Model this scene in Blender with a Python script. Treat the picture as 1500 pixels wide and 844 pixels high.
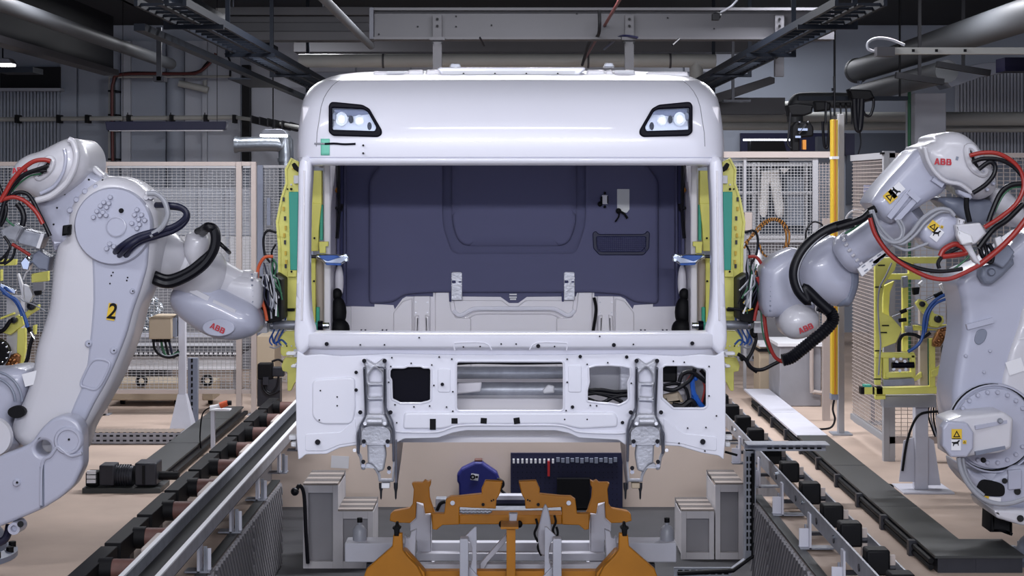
import bpy, bmesh, math, random
from mathutils import Vector, Matrix
random.seed(7)
SC = bpy.context.scene
for o in list(bpy.data.objects): bpy.data.objects.remove(o)
COL = SC.collection
R = math.radians
# ---------------------------------------------------------------- camera
F, CX, CY, H = 2500.0, 748.0, 272.0, 2.15      # focal length (px of 1500), vanishing point, eye height
cam_d = bpy.data.cameras.new('camera'); cam = bpy.data.objects.new('camera', cam_d); COL.objects.link(cam)
cam.location = (0, 0, H); cam.rotation_euler = (R(90), 0, 0)
cam_d.sensor_width = 36; cam_d.lens = F/1500*36
cam_d.shift_x = (750-CX)/1500; cam_d.shift_y = -(422-CY)/1500
cam_d.clip_end = 200
SC.camera = cam
# ---------------------------------------------------------------- world, exposure
wd = bpy.data.worlds.new('hall_air'); SC.world = wd; wd.use_nodes = True
wd.node_tree.nodes['Background'].inputs[0].default_value = (0.50, 0.56, 0.75, 1)
wd.node_tree.nodes['Background'].inputs[1].default_value = 1.5
vs = SC.view_settings
vs.view_transform = 'Standard'; vs.look = 'None'; vs.gamma = 1.0; vs.use_curve_mapping = False
vs.exposure = 0.32
# ceiling luminaires of the hall and an added far pair: x, y, z, length along x, watt, tilt towards +y (deg)
LAMPS = [(-2.7, 7.4, 4.35, 2.4, 42, 12), (0.0, 5.6, 4.3, 2.4, 28, 30), (2.7, 7.4, 4.35, 2.4, 26, 12),
         (-1.5, -1.2, 3.9, 2.4, 230, 64), (1.5, -1.2, 3.9, 2.4, 220, 64),
         (0.0, 13.75, 4.3, 3.2, 240, 0), (-3.2, 15.7, 4.3, 2.0, 140, 0), (3.2, 15.7, 4.3, 1.8, 150, 0),
         (-2.9, 21.3, 4.25, 1.4, 110, 0), (3.5, 23.6, 4.25, 1.8, 28, 0)]  # far pair: unseen lamps added to brighten the back wall
LAMP_RGB = (0.93, 0.94, 1.0)

# ---------------------------------------------------------------- helpers
def W(px, py, Y):
    return Vector(((px-CX)/F*Y, Y, H-(py-CY)/F*Y))
def lin(c):
    c = c/255.0
    return c/12.92 if c <= 0.04045 else ((c+0.055)/1.055)**2.4
MATS = {}
def mat(name, rgb, rough=0.5, metal=0.0, bump=0.0, bscale=30.0, var=0.0, vscale=4.0, spec=0.5, coat=0.0, emit=0.0, alpha=1.0, trans=0.0):
    m = bpy.data.materials.new(name); m.use_nodes = True
    nt = m.node_tree; b = nt.nodes['Principled BSDF']
    col = (lin(rgb[0]), lin(rgb[1]), lin(rgb[2]), 1)
    b.inputs['Base Color'].default_value = col
    b.inputs['Roughness'].default_value = rough; b.inputs['Metallic'].default_value = metal
    b.inputs['Specular IOR Level'].default_value = spec
    b.inputs['Coat Weight'].default_value = coat; b.inputs['Coat Roughness'].default_value = 0.05
    b.inputs['Transmission Weight'].default_value = trans
    b.inputs['Alpha'].default_value = alpha
    if emit:
        b.inputs['Emission Color'].default_value = col; b.inputs['Emission Strength'].default_value = emit
    tc = nt.nodes.new('ShaderNodeTexCoord')
    if var:
        n = nt.nodes.new('ShaderNodeTexNoise'); n.inputs['Scale'].default_value = vscale; n.inputs['Detail'].default_value = 6
        nt.links.new(tc.outputs['Object'], n.inputs['Vector'])
        r = nt.nodes.new('ShaderNodeValToRGB')
        r.color_ramp.elements[0].position = 0.3; r.color_ramp.elements[1].position = 0.72
        r.color_ramp.elements[0].color = tuple(c*(1-var) for c in col[:3])+(1,)
        r.color_ramp.elements[1].color = tuple(min(1, c*(1+var*0.6)) for c in col[:3])+(1,)
        nt.links.new(n.outputs['Fac'], r.inputs['Fac']); nt.links.new(r.outputs['Color'], b.inputs['Base Color'])
    if bump:
        n = nt.nodes.new('ShaderNodeTexNoise'); n.inputs['Scale'].default_value = bscale; n.inputs['Detail'].default_value = 4
        nt.links.new(tc.outputs['Object'], n.inputs['Vector'])
        bp = nt.nodes.new('ShaderNodeBump'); bp.inputs['Strength'].default_value = bump; bp.inputs['Distance'].default_value = 0.01
        nt.links.new(n.outputs['Fac'], bp.inputs['Height']); nt.links.new(bp.outputs['Normal'], b.inputs['Normal'])
    MATS[name] = m
    return m
def stripes(name, a, b_, scale, rough=0.6, axis='X', diag=True):
    """worn diagonal stripe paint"""
    m = mat(name, a, rough); nt = m.node_tree; p = nt.nodes['Principled BSDF']
    tc = nt.nodes.new('ShaderNodeTexCoord'); mp = nt.nodes.new('ShaderNodeMapping')
    mp.inputs['Rotation'].default_value = (0, 0, R(45) if diag else 0)
    w = nt.nodes.new('ShaderNodeTexWave'); w.inputs['Scale'].default_value = scale; w.inputs['Distortion'].default_value = 0.4
    w.bands_direction = axis
    r = nt.nodes.new('ShaderNodeValToRGB'); r.color_ramp.interpolation = 'CONSTANT'
    r.color_ramp.elements[0].color = (lin(a[0]), lin(a[1]), lin(a[2]), 1); r.color_ramp.elements[1].color = (lin(b_[0]), lin(b_[1]), lin(b_[2]), 1)
    r.color_ramp.elements[1].position = 0.5
    nt.links.new(tc.outputs['Object'], mp.inputs[0]); nt.links.new(mp.outputs[0], w.inputs['Vector'])
    nt.links.new(w.outputs['Fac'], r.inputs[0]); nt.links.new(r.outputs[0], p.inputs['Base Color'])
    return m

def smooth_path(pts, n=6, closed=False):
    pts = [Vector(p) for p in pts]; out = []; N = len(pts)
    if N < 3: return pts
    rng = range(N if closed else N-1)
    for i in rng:
        if closed: p0, p1, p2, p3 = pts[(i-1) % N], pts[i], pts[(i+1) % N], pts[(i+2) % N]
        else: p0, p1, p2, p3 = pts[max(i-1, 0)], pts[i], pts[i+1], pts[min(i+2, N-1)]
        for k in range(n):
            t = k/n
            out.append(0.5*((2*p1)+(p2-p0)*t+(2*p0-5*p1+4*p2-p3)*t*t+(3*p1-p0-3*p2+p3)*t*t*t))
    if not closed: out.append(pts[-1])
    return out
def fillet(poly, r, n=5):
    out = []; N = len(poly)
    for i in range(N):
        rr = r[i] if isinstance(r, (list, tuple)) else r
        a, b, c = Vector(poly[i-1]), Vector(poly[i]), Vector(poly[(i+1) % N])
        if rr <= 0: out.append(tuple(b)); continue
        u, v = (a-b), (c-b); lu, lv = u.length, v.length
        if lu < 1e-6 or lv < 1e-6: continue
        u /= lu; v /= lv
        d = min(rr, lu*0.48, lv*0.48)
        for k in range(n+1):
            t = k/n
            p = (b+u*d)*(1-t)**2 + 2*b*t*(1-t) + (b+v*d)*t*t
            out.append(tuple(p))
    return out
def spoly(poly, n=5):
    return [(p.x, p.y) for p in smooth_path([(x, y, 0) for x, y in poly], n, True)]
def frame_of(d):
    d = Vector(d).normalized()
    up = Vector((0, 0, 1)) if abs(d.z) < 0.95 else Vector((0, 1, 0))
    x = up.cross(d).normalized(); y = d.cross(x).normalized()
    return x, y, d

class G:
    def __init__(s): s.bm = bmesh.new()
    def face(s, vs):
        try: return s.bm.faces.new(vs)
        except ValueError: return None
    def box(s, x0, x1, y0, y1, z0, z1):
        v = [s.bm.verts.new(p) for p in ((x0,y0,z0),(x1,y0,z0),(x1,y1,z0),(x0,y1,z0),(x0,y0,z1),(x1,y0,z1),(x1,y1,z1),(x0,y1,z1))]
        for f in ((0,3,2,1),(4,5,6,7),(0,1,5,4),(1,2,6,5),(2,3,7,6),(3,0,4,7)): s.face([v[i] for i in f])
        return s
    def bp(s, px0, py0, px1, py1, Y0, Y1):
        a, b = W(px0, py0, Y0), W(px1, py1, Y0)
        return s.box(min(a.x,b.x), max(a.x,b.x), Y0, Y1, min(a.z,b.z), max(a.z,b.z))
    def bar(s, p, q, w, h=None, up=None):
        h = h or w; p, q = Vector(p), Vector(q)
        x, y, d = frame_of(q-p)
        if up is not None:
            x = Vector(up).cross(d).normalized(); y = d.cross(x).normalized()
        c = [(-w/2,-h/2),(w/2,-h/2),(w/2,h/2),(-w/2,h/2)]
        a = [s.bm.verts.new(p+x*i+y*j) for i,j in c]; b = [s.bm.verts.new(q+x*i+y*j) for i,j in c]
        s.face(a[::-1]); s.face(b)
        for i in range(4): s.face((a[i], a[(i+1)%4], b[(i+1)%4], b[i]))
        return s
    def tube(s, pts, r, n=10, smooth=6, closed=False, cap=True, ring=0.0):
        P = smooth_path(pts, smooth, closed) if smooth else [Vector(p) for p in pts]
        N = len(P); rings = []; prev = None
        for i in range(N):
            d = (P[(i+1)%N]-P[i-1]) if closed else (P[min(i+1,N-1)]-P[max(i-1,0)])
            if d.length < 1e-9: d = Vector((0,0,1))
            d.normalize()
            if prev is None: x, y, _ = frame_of(d)
            else:
                x = (prev - d*prev.dot(d))
                x = x.normalized() if x.length > 1e-6 else frame_of(d)[0]
                y = d.cross(x)
            prev = x
            rr = r(i/(N-1)) if callable(r) else r
            if ring: rr *= (1.0 if i % 2 else 1-ring)
            rings.append([s.bm.verts.new(P[i]+(x*math.cos(a)+y*math.sin(a))*rr) for a in [2*math.pi*k/n for k in range(n)]])
        for i in range(N if closed else N-1):
            A, B = rings[i], rings[(i+1)%N]
            for k in range(n): s.face((A[k], A[(k+1)%n], B[(k+1)%n], B[k]))
        if cap and not closed: s.face(rings[0][::-1]); s.face(rings[-1])
        return s
    def cyl(s, p, q, r, r2=None, n=20):
        p, q = Vector(p), Vector(q); L = (q-p).length
        return s.lathe(p, q-p, [(0,0),(r,0),(r if r2 is None else r2,L),(0,L)], n)
    def lathe(s, p, axis, prof, n=24, squash=None):
        p = Vector(p); x, y, d = frame_of(axis)
        if squash: y = y*squash
        rings = []
        for r, t in prof:
            if r < 1e-6: rings.append([s.bm.verts.new(p+d*t)])
            else: rings.append([s.bm.verts.new(p+d*t+(x*math.cos(a)+y*math.sin(a))*r) for a in [2*math.pi*k/n for k in range(n)]])
        for A, B in zip(rings, rings[1:]):
            if len(A) == 1 and len(B) == 1: continue
            for k in range(n):
                if len(A) == 1: s.face((A[0], B[(k+1)%n], B[k]))
                elif len(B) == 1: s.face((A[k], A[(k+1)%n], B[0]))
                else: s.face((A[k], A[(k+1)%n], B[(k+1)%n], B[k]))
        return s
    def ball(s, c, r, sx=1, sy=1, sz=1, u=20, v=12, rot=None):
        M = Matrix.Translation(Vector(c)) @ (rot or Matrix.Identity(4)) @ Matrix.Diagonal((r*sx, r*sy, r*sz, 1))
        bmesh.ops.create_uvsphere(s.bm, u_segments=u, v_segments=v, radius=1, matrix=M); return s
    def flat(s, poly, t, bevel=0.0, holes=(), M=None, res=2):
        """solid plate: outline in local xy, thickness along local z (0..t), matrix to world"""
        cu = bpy.data.curves.new('tmp', 'CURVE'); cu.dimensions = '2D'; cu.fill_mode = 'BOTH'
        bevel = min(bevel, t*0.49)
        cu.extrude = t/2-bevel; cu.bevel_depth = bevel; cu.bevel_resolution = res; cu.offset = -bevel
        for pl in [poly]+list(holes):
            sp = cu.splines.new('POLY'); sp.points.add(len(pl)-1); sp.use_cyclic_u = True
            for k, (x, y) in enumerate(pl): sp.points[k].co = (x, y, 0, 1)
        ob = bpy.data.objects.new('tmp', cu)
        me = bpy.data.meshes.new_from_object(ob)
        me.transform((M or Matrix.Identity(4)) @ Matrix.Translation((0,0,t/2)))
        if M is not None and M.to_3x3().determinant() < 0: me.flip_normals()
        s.bm.from_mesh(me)
        bpy.data.objects.remove(ob); bpy.data.curves.remove(cu); bpy.data.meshes.remove(me)
        return s
    def plate(s, poly, Y, t, bevel=0.0, holes=(), res=2):
        """outline in photo px as seen at depth Y (front face); body goes back by t"""
        cv = lambda pl: [((x-CX)/F*Y, H-(y-CY)/F*Y) for x, y in pl]
        if bevel >= 0.03 and not holes: return s.pillow(cv(poly), Y, t, bevel)
        M = Matrix(((1,0,0,0),(0,0,-1,Y+t),(0,1,0,0),(0,0,0,1)))
        return s.flat(cv(poly), t, bevel, [cv(h) for h in holes], M, res)
    def pillow(s, poly, Y, t, b):
        """solid body with generously rounded rims: outline in xz, front at Y, back at Y+t"""
        P = [Vector(p) for p in poly]; N = len(P)
        def dist(q):
            m = 1e9
            for i in range(N):
                a, c = P[i], P[(i+1) % N]; e = c-a; l2 = e.length_squared
                u = 0 if l2 < 1e-12 else max(0, min(1, (q-a).dot(e)/l2)); m = min(m, (q-(a+e*u)).length_squared)
            return math.sqrt(m)
        def inside(q):
            r = False
            for i in range(N):
                a, c = P[i], P[(i+1) % N]
                if (a.y > q.y) != (c.y > q.y) and q.x < (c.x-a.x)*(q.y-a.y)/(c.y-a.y)+a.x: r = not r
            return r
        x0, x1, z0, z1 = min(p.x for p in P), max(p.x for p in P), min(p.y for p in P), max(p.y for p in P)
        b = min(b, t*0.48)
        pts, hs = [], []
        area = sum(P[i].x*P[(i+1) % N].y-P[(i+1) % N].x*P[i].y for i in range(N))
        sgn = 1 if area > 0 else -1
        for k in (0.06, 0.2, 0.42, 0.7, 1.0):
            d = b*k; last = None
            for i in range(N):
                e = (P[(i+1) % N]-P[i-1]); nrm = Vector((-e.y, e.x))*sgn
                if nrm.length < 1e-9: continue
                q = P[i]+nrm.normalized()*d
                if last is not None and (q-last).length < b*0.12: continue
                if inside(q) and dist(q) > d*0.93: pts.append(q); last = q
        st = max(b*0.8, 0.03); z = z0+st/2
        while z < z1:
            x = x0+st/2
            while x < x1:
                q = Vector((x, z))
                if inside(q) and dist(q) > b*1.15: pts.append(q)
                x += st
            z += st
        from mathutils.geometry import delaunay_2d_cdt
        V, _, T, ov, _, _ = delaunay_2d_cdt(P+pts, [(i, (i+1) % N) for i in range(N)], [], 0, 1e-6)
        T = [f for f in T if inside(sum((V[i] for i in f), Vector((0,0)))/len(f))]
        used = set(i for f in T for i in f)
        isb = {i for i in range(len(V)) if any(o_ < N for o_ in ov[i])}
        def hgt(i):
            if i in isb: return 0.0
            d = min(dist(V[i]), b); return math.sqrt(max(0, b*b-(b-d)**2))
        h = {i: hgt(i) for i in used}
        A = {i: s.bm.verts.new((V[i].x, Y+b-h[i], V[i].y)) for i in used}
        B = {i: s.bm.verts.new((V[i].x, Y+t-b+h[i], V[i].y)) for i in used}
        cnt = {}
        for f in T:
            s.face([A[i] for i in f]); s.face([B[i] for i in f][::-1])
            for k in range(len(f)):
                e = (f[k], f[(k+1) % len(f)]); cnt[tuple(sorted(e))] = cnt.get(tuple(sorted(e)), 0)+1
        for (i, j), c in cnt.items():
            if c == 1: s.face((A[i], A[j], B[j], B[i]))
        return s
    def text(s, txt, size, M, ext=0.002, bold=0.0, shear=0.0, sx=1.0):
        cu = bpy.data.curves.new('tmp', 'FONT'); cu.body = txt; cu.size = size; cu.extrude = ext; cu.offset = bold; cu.shear = shear
        cu.align_x = 'CENTER'; cu.align_y = 'CENTER'
        ob = bpy.data.objects.new('tmp', cu); me = bpy.data.meshes.new_from_object(ob)
        me.transform(M @ Matrix.Diagonal((sx,1,1,1))); s.bm.from_mesh(me)
        bpy.data.objects.remove(ob); bpy.data.curves.remove(cu); bpy.data.meshes.remove(me)
        return s
    def build(s, name, m, parent=None, sm=35, sub=0, bev=0.0, label=None, kind=None):
        me = bpy.data.meshes.new(name)
        bmesh.ops.recalc_face_normals(s.bm, faces=s.bm.faces)
        s.bm.to_mesh(me); s.bm.free()
        me.materials.append(m if not isinstance(m, str) else MATS[m])
        if sm:
            me.polygons.foreach_set('use_smooth', [True]*len(me.polygons)); me.set_sharp_from_angle(angle=R(sm))
        o = bpy.data.objects.new(name, me); COL.objects.link(o)
        if parent: o.parent = parent
        if bev:
            b = o.modifiers.new('bevel', 'BEVEL'); b.width = bev; b.segments = 2; b.limit_method = 'ANGLE'; b.angle_limit = R(40)
        if sub:
            u = o.modifiers.new('sub', 'SUBSURF'); u.levels = sub; u.render_levels = sub
        if label: o['label'] = label
        if kind: o['kind'] = kind
        return o
def PM(px, py, Y, rot=0.0, off=0.0):
    """matrix: local xy plane faces the camera at photo point (px,py), depth Y; rot counter-clockwise in degrees"""
    p = W(px, py, Y)
    return Matrix.Translation((p.x, p.y-off, p.z)) @ Matrix(((1,0,0,0),(0,0,-1,0),(0,1,0,0),(0,0,0,1))) @ Matrix.Rotation(R(rot), 4, 'Z')
def m2(px, Y): return px/F*Y       # length of px at depth Y in metres
def tag(o, label, cat, group=None):
    o['label'] = label; o['category'] = cat
    if group: o['group'] = group
    return o
def thing(name, label, cat, group=None):
    o = bpy.data.objects.new(name, None); o.empty_display_size = 0.1; COL.objects.link(o)
    return tag(o, label, cat, group)
def struct(o): o['kind'] = 'structure'; return o
def kids(o): return [c for c in bpy.data.objects if c.parent == o]
def dup(root, dx=0, dy=0, dz=0, label=None):
    r = root.copy(); COL.objects.link(r); r.location = Vector(root.location)+Vector((dx,dy,dz))
    if label: r['label'] = label
    for ch in kids(root):
        c = ch.copy(); COL.objects.link(c); c.parent = r
        for g in kids(ch):
            d = g.copy(); COL.objects.link(d); d.parent = c
    return r
def circ(cx, cy, r, n=20, ry=None): return [(cx+r*math.cos(2*math.pi*k/n), cy+(ry or r)*math.sin(2*math.pi*k/n)) for k in range(n)]
def rect(x0, y0, x1, y1, r=0): 
    p = [(x0,y0),(x1,y0),(x1,y1),(x0,y1)]
    return fillet(p, r) if r else p
def mir(poly): return [(2*CX-x, y) for x, y in poly][::-1]

# ---------------------------------------------------------------- materials
mat('cab_paint', (233,233,243), 0.30, coat=0.5, spec=0.5)
mat('cab_paint_in', (226,223,228), 0.35, coat=0.3)
mat('lining', (94,95,124), 0.85, bump=0.12, bscale=420, spec=0.2)
mat('trim_navy', (46,48,82), 0.7, spec=0.2)
mat('lining_dark', (66,68,102), 0.8, spec=0.2)
mat('casting', (190,191,199), 0.36, 0.25, bump=0.25, bscale=60, var=0.15, vscale=18)
mat('casting_dark', (112,114,126), 0.35, 0.45, var=0.15, vscale=18)
mat('black_gloss', (6,5,20), 0.45, spec=0.1)
mat('black_rubber', (9,9,13), 0.6, spec=0.2, var=0.2, vscale=30)
mat('hose_black', (9,9,17), 0.42, spec=0.3)
mat('hose_navy', (20,22,48), 0.38)
mat('hose_red', (150,40,34), 0.4)
mat('hose_orange', (196,84,44), 0.45)
mat('hose_grey', (150,152,160), 0.4)
mat('hose_blue', (30,82,160), 0.4)
mat('hose_green', (40,96,66), 0.4)
mat('robot_paint', (172,174,190), 0.33, coat=0.25, bump=0.03, bscale=90)
mat('robot_white', (198,197,203), 0.33, coat=0.25, bump=0.03, bscale=90)
mat('robot_dark', (120,126,142), 0.4)
mat('red_print', (176,26,44), 0.5)
mat('black_print', (9,9,13), 0.6, spec=0.2)
mat('label_white', (222,222,226), 0.5)
mat('label_yellow', (214,178,44), 0.5)
mat('yellow_paint', (228,223,112), 0.42, var=0.08, vscale=6)
mat('yellow_post', (206,172,36), 0.42)
mat('teal', (52,168,146), 0.5)
mat('teal_pale', (120,205,180), 0.5)
mat('orange_paint', (190,122,16), 0.45, var=0.12, vscale=5)
mat('white_steel', (196,196,206), 0.42, var=0.06, vscale=6)
mat('grey_steel', (140,140,146), 0.5, var=0.12, vscale=5)
mat('step_grey', (192,189,192), 0.5, var=0.08, vscale=5)
mat('dark_steel', (48,49,56), 0.45, 0.4, var=0.2, vscale=8)
mat('plate_grey', (56,58,58), 0.5, 0.2, var=0.12, vscale=3)
mat('galv', (152,155,164), 0.4, 0.35, var=0.2, vscale=14)
mat('chrome', (200,206,216), 0.15, 1.0)
mat('rust', (92,60,54), 0.6, var=0.25, vscale=20)
mat('clamp_blue', (26,86,176), 0.3, coat=0.3)
mat('copper', (160,110,70), 0.35, 0.8, var=0.2, vscale=40)
mat('fence_beige', (176,164,158), 0.5)
mat('fence_grey', (160,160,164), 0.5)
mat('wire', (176,176,178), 0.45)
mat('concrete', (180,160,146), 0.7, bump=0.06, bscale=60, var=0.16, vscale=1.6, spec=0.35)
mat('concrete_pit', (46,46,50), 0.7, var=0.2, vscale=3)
mat('pit_beige', (216,199,186), 0.7, var=0.05, vscale=2)
mat('pit_panel', (140,138,142), 0.5, 0.2, var=0.1, vscale=3)
mat('wall_grey', (150,157,170), 0.75, var=0.06, vscale=0.8)
mat('wall_light', (176,180,190), 0.75, var=0.05, vscale=0.8)
mat('wall_dark', (84,90,102), 0.75, var=0.08, vscale=0.8)
mat('ceil_dark', (22,23,28), 0.85)  # the ceiling is unlit; its gloom is put into this colour
mat('beam_grey', (62,61,65), 0.6, var=0.08, vscale=2)
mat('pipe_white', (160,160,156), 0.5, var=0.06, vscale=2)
mat('pipe_ceiling', (62,64,67), 0.55, var=0.06, vscale=2)  # white pipes darkened: shading under the ceiling put into the colour
mat('duct_silver', (150,156,164), 0.32, 0.8, bump=0.3, bscale=25)
mat('tray_dark', (22,27,36), 0.6, spec=0.15)
mat('navy_board', (14,17,54), 0.55)
mat('case_blue', (24,30,104), 0.45)
mat('beige_box', (176,160,138), 0.6)
mat('cloth_white', (236,234,232), 0.85)
mat('paper', (212,214,214), 0.7)
mat('foil', (196,202,208), 0.22, 0.85, bump=0.8, bscale=14)
mat('lamp_on', (255,255,255), 0.5, emit=12)
mat('tube_on', (235,242,255), 0.5, emit=3)
mat('red_cable', (88,38,36), 0.5)
mat('amber', (186,118,34), 0.4)
mat('glass_clear', (235,240,245), 0.03, trans=1.0, spec=0.5)
mat('reflector', (120,122,140), 0.2, 0.6)
mat('peg_red', (170,30,34), 0.5)
stripes('hazard', (168,150,134), (70,66,66), 9)
mat('tread_dark', (84,78,76), .6, bump=.4, bscale=120); mat('tread_light', (140,130,124), .6, bump=.4, bscale=120)
stripes('cable_tiger', (208,140,60), (20,20,24), 30)
# ================================================================ SETTING
PZ = -0.61
g = G()
for x0,x1,y0,y1 in ((-9,-2.05,-4,26),(2.05,9,-4,26),(-2.05,-1.68,-4,12.4),(1.68,2.05,-4,11.8),(-2.05,2.05,14.7,26)):
    g.box(x0,x1,y0,y1,-0.2,0)
struct(g.build('floor', 'concrete'))
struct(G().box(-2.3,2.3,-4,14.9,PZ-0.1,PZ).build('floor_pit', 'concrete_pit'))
struct(G().box(-2.05,2.05,14.655,14.7,PZ,-0.05).build('wall_pit_back', 'pit_beige'))
struct(G().box(-2.05,2.05,14.67,14.7,-0.049,-0.036).build('trim_1', 'dark_steel'))
struct(G().box(-1.74,-1.68,-4,12.4,PZ,-0.2).box(-2.12,-2.05,12.4,14.7,PZ,-0.2).box(-2.05,-1.68,12.4,12.46,PZ,-0.2).build('wall_pit_left', 'pit_panel'))
struct(G().box(1.68,1.74,-4,11.8,PZ,-0.2).box(2.05,2.12,11.8,14.7,PZ,-0.2).box(1.68,2.05,11.8,11.86,PZ,-0.2).build('wall_pit_right', 'pit_panel'))
# ribbed cladding sheets of the pit sides: slanted pressed ribs
for s, y1 in ((-1, 12.4), (1, 11.8)):
    root = None
    for k, (ya, yb) in enumerate(((6.4, 8.1), (8.11, 9.6), (9.61, 11.0), (11.01, y1))):
        g = G(); x = s*1.68
        g.box(min(x, x-s*0.012), max(x, x-s*0.012), ya, yb, PZ+0.02, -0.01)
        p = g.build('cladding_sheet', 'pit_panel', bpy.data.objects['wall_pit_left' if s < 0 else 'wall_pit_right'])
        g = G(); y = ya-0.55
        while y < yb:
            a = Vector((x-s*0.014, max(y, ya), -0.015-max(0, ya-y))); t = min(0.57, yb-y)
            b = Vector((x-s*0.014, y+t, -0.015-t))
            if b.y-a.y > 0.03: g.bar(a, b, 0.022, 0.03)
            y += 0.085
        g.build('sheet_ribs', 'pit_panel', p, kind='stuff')
# hall shell
struct(G().box(-9,9,25,25.2,0,4.5).build('wall_back', 'wall_grey'))
struct(G().box(-9,-8.8,-4,25,0,4.5).build('wall_left', 'wall_grey'))
struct(G().box(8.8,9,-4,25,0,4.5).build('wall_right', 'wall_grey'))
struct(G().box(-9,9,-4,25.2,4.5,4.7).build('ceiling', 'ceil_dark'))
WB = bpy.data.objects['wall_back']
def wpart(name, px0, py0, px1, py1, Y0, Y1, m): return G().bp(px0,py0,px1,py1,Y0,Y1).build(name, m, WB)
wpart('pilaster', 178,60,191,470, 24.85, 25, 'wall_light')
wpart('wall_panel', 191,60,243,470, 24.95, 25, 'wall_grey')
G().cyl(W(257,490,24.9), W(257,60,24.9), m2(13,24.9)).build('round_column', 'wall_grey', WB)
wpart('wall_panel', 271,60,296,470, 24.95, 25, 'wall_light')
wpart('pilaster', 296,60,303,470, 24.85, 25, 'wall_light')
wpart('wall_panel', 303,60,352,470, 24.95, 25, 'wall_light')
wpart('wall_panel', 367,60,446,470, 24.95, 25, 'wall_light')
wpart('wall_panel', 115,60,176,470, 24.95, 25, 'wall_grey')
wpart('wall_panel', 88,60,112,470, 24.95, 25, 'wall_grey')
wpart('dark_opening', 0,98,88,130, 24.9, 25, 'ceil_dark')
for k in range(18):
    x = 0+k*4.9; wpart('corrugated_strip', x, 132, x+3.4, 300, 24.86, 24.99, 'wall_grey')
wpart('ledge', -10,129,88,133, 24.7, 25, 'wall_light')
for k in range(24):
    x = 1402+k*4.9; wpart('corrugated_strip', x, 105, x+3.4, 235, 24.86, 24.99, 'wall_light')
for a, b in ((450,520),(523,600),(603,690),(693,760),(763,840),(843,920),(923,1000),(1003,1090)):
    wpart('wall_panel', a, 20, b, 105, 24.93, 25, 'wall_light')
wpart('dark_opening', 1085,195,1240,228, 24.9, 25, 'navy_board')
wpart('wall_panel', 1240,195,1332,300, 24.93, 25, 'wall_dark')

# ---- ceiling structure
def girder(name, label, g): return tag(g.build(name, 'beam_grey', bev=0.004), label, 'beam')
g = thing('ceiling_beam', 'wide grey steel cross beam above the cab roof, with hanger plates', 'beam')
G().bp(541,14,1222,56,16,16.03).build('web', 'beam_grey', g)
G().bp(541,54,1222,57.5,15.9,16.12).build('flange', 'beam_grey', g)
G().bp(541,11,1222,15,15.9,16.12).build('flange', 'beam_grey', g)
G().bp(541,11,547,57,15.88,16.12).build('end_plate', 'dark_steel', g)
for x, y in ((555,50),(612,39),(668,24),(668,39),(845,20),(1046,42),(978,26),(720,37)):
    G().cyl(W(x,y,16.01), W(x,y,15.985), m2(1.3,16), n=8).build('bolt_hole', 'black_print', g)
for i, (x, lab) in enumerate(((640.5,'grey hanger bracket on the cross beam above the left half of the cab'), (922,'grey hanger bracket on the cross beam above the right half of the cab'), (1142,'grey hanger bracket on the cross beam right of the cab roof'))):
    h = thing('hanger_bracket', lab, 'bracket', 'hanger brackets on the cross beam')
    G().bp(x-6.5,22,x+6.5,56,15.93,15.99).build('plate', 'beam_grey', h)
    G().bp(x-11,54,x+11,58.5,15.8,15.93).build('foot_plate', 'beam_grey', h)
    G().bp(x-6.5,58,x+6.5,112 if i == 2 else 106,15.84,15.92).build('post', 'beam_grey', h)
    for y in (28,38): G().cyl(W(x,y,15.94), W(x,y,15.91), m2(2,16), n=8).build('bolt', 'black_print', h)
    for d in (-8,8): G().bar(W(x+d,60,15.8), W(x+d*0.8,64,15.8), 0.015).build('bolt', 'black_print', h)
girder('roof_beam', 'pale horizontal roof beam behind the cross beam, upper left', G().bp(330,46,545,59,19,19.3).bp(330,33,545,46,19.15,19.25))
girder('roof_beam', 'dim horizontal roof beam at the top edge, left of the cross beam', G().bp(330,10,545,22,19,19.3).bp(330,22,545,33,19.15,19.25))
girder('roof_beam', 'long thin pale beam running behind the cross beam hangers', G().bp(430,60,1110,76,22.5,22.9))
t = thing('air_duct', 'long white horizontal duct behind the cab roof, turning down at its right end', 'duct')
G().tube([W(438,89,20.5), W(1006,89,20.5), W(1018,93,20.5), W(1020,104,20.5), W(1020,150,20.5)], m2(10,20.5), n=14, smooth=4).build('pipe', 'pipe_white', t)
for x in (560, 640, 860, 980): G().cyl(W(x,89,20.5), W(x+3,89,20.5), m2(11,20.5), n=14).build('seam_ring', 'beam_grey', t)
tag(G().tube([(-1.3,11.2,3.45),(-1.3,15.9,3.45)], 0.034, 12, 0).build('ceiling_pipe', 'pipe_ceiling'), 'short white pipe sloping down towards the left end of the cross beam', 'pipe')
tag(G().tube([(-1.36,11.2,3.53),(-1.38,12.5,3.50),(-1.35,14,3.52),(-1.36,15.5,3.50)], 0.012, 6).build('cable', 'hose_black'), 'black cable running along the short white ceiling pipe', 'cable')
tag(G().tube([(0.88,13.2,3.65),(0.88,21,3.65)], 0.014, 8, 0).build('conduit', 'red_cable'), 'thin reddish conduit crossing the cross beam at a slant', 'pipe')
tag(G().tube([W(878,15,15.7),W(877,50,15.8),W(864,60,17),W(853,95,18.5)], 0.016, 8).build('hanging_rod', 'black_print'), 'black rod hanging beside the reddish conduit', 'rod')
tag(G().tube([W(885,72,17),W(890,68,16.6),W(910,53,15.9),W(934,55,15.75)], 0.012, 6).build('cable', 'hose_navy'), 'dark cable looped from the hanger bracket above the right half of the cab', 'cable')
tag(G().tube([W(1080,0,15),W(1070,10,15),W(1056,18,15.2)], 0.01, 6).build('cable', 'hose_grey'), 'thin grey cable dangling at the right end of the cross beam', 'cable')
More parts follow.
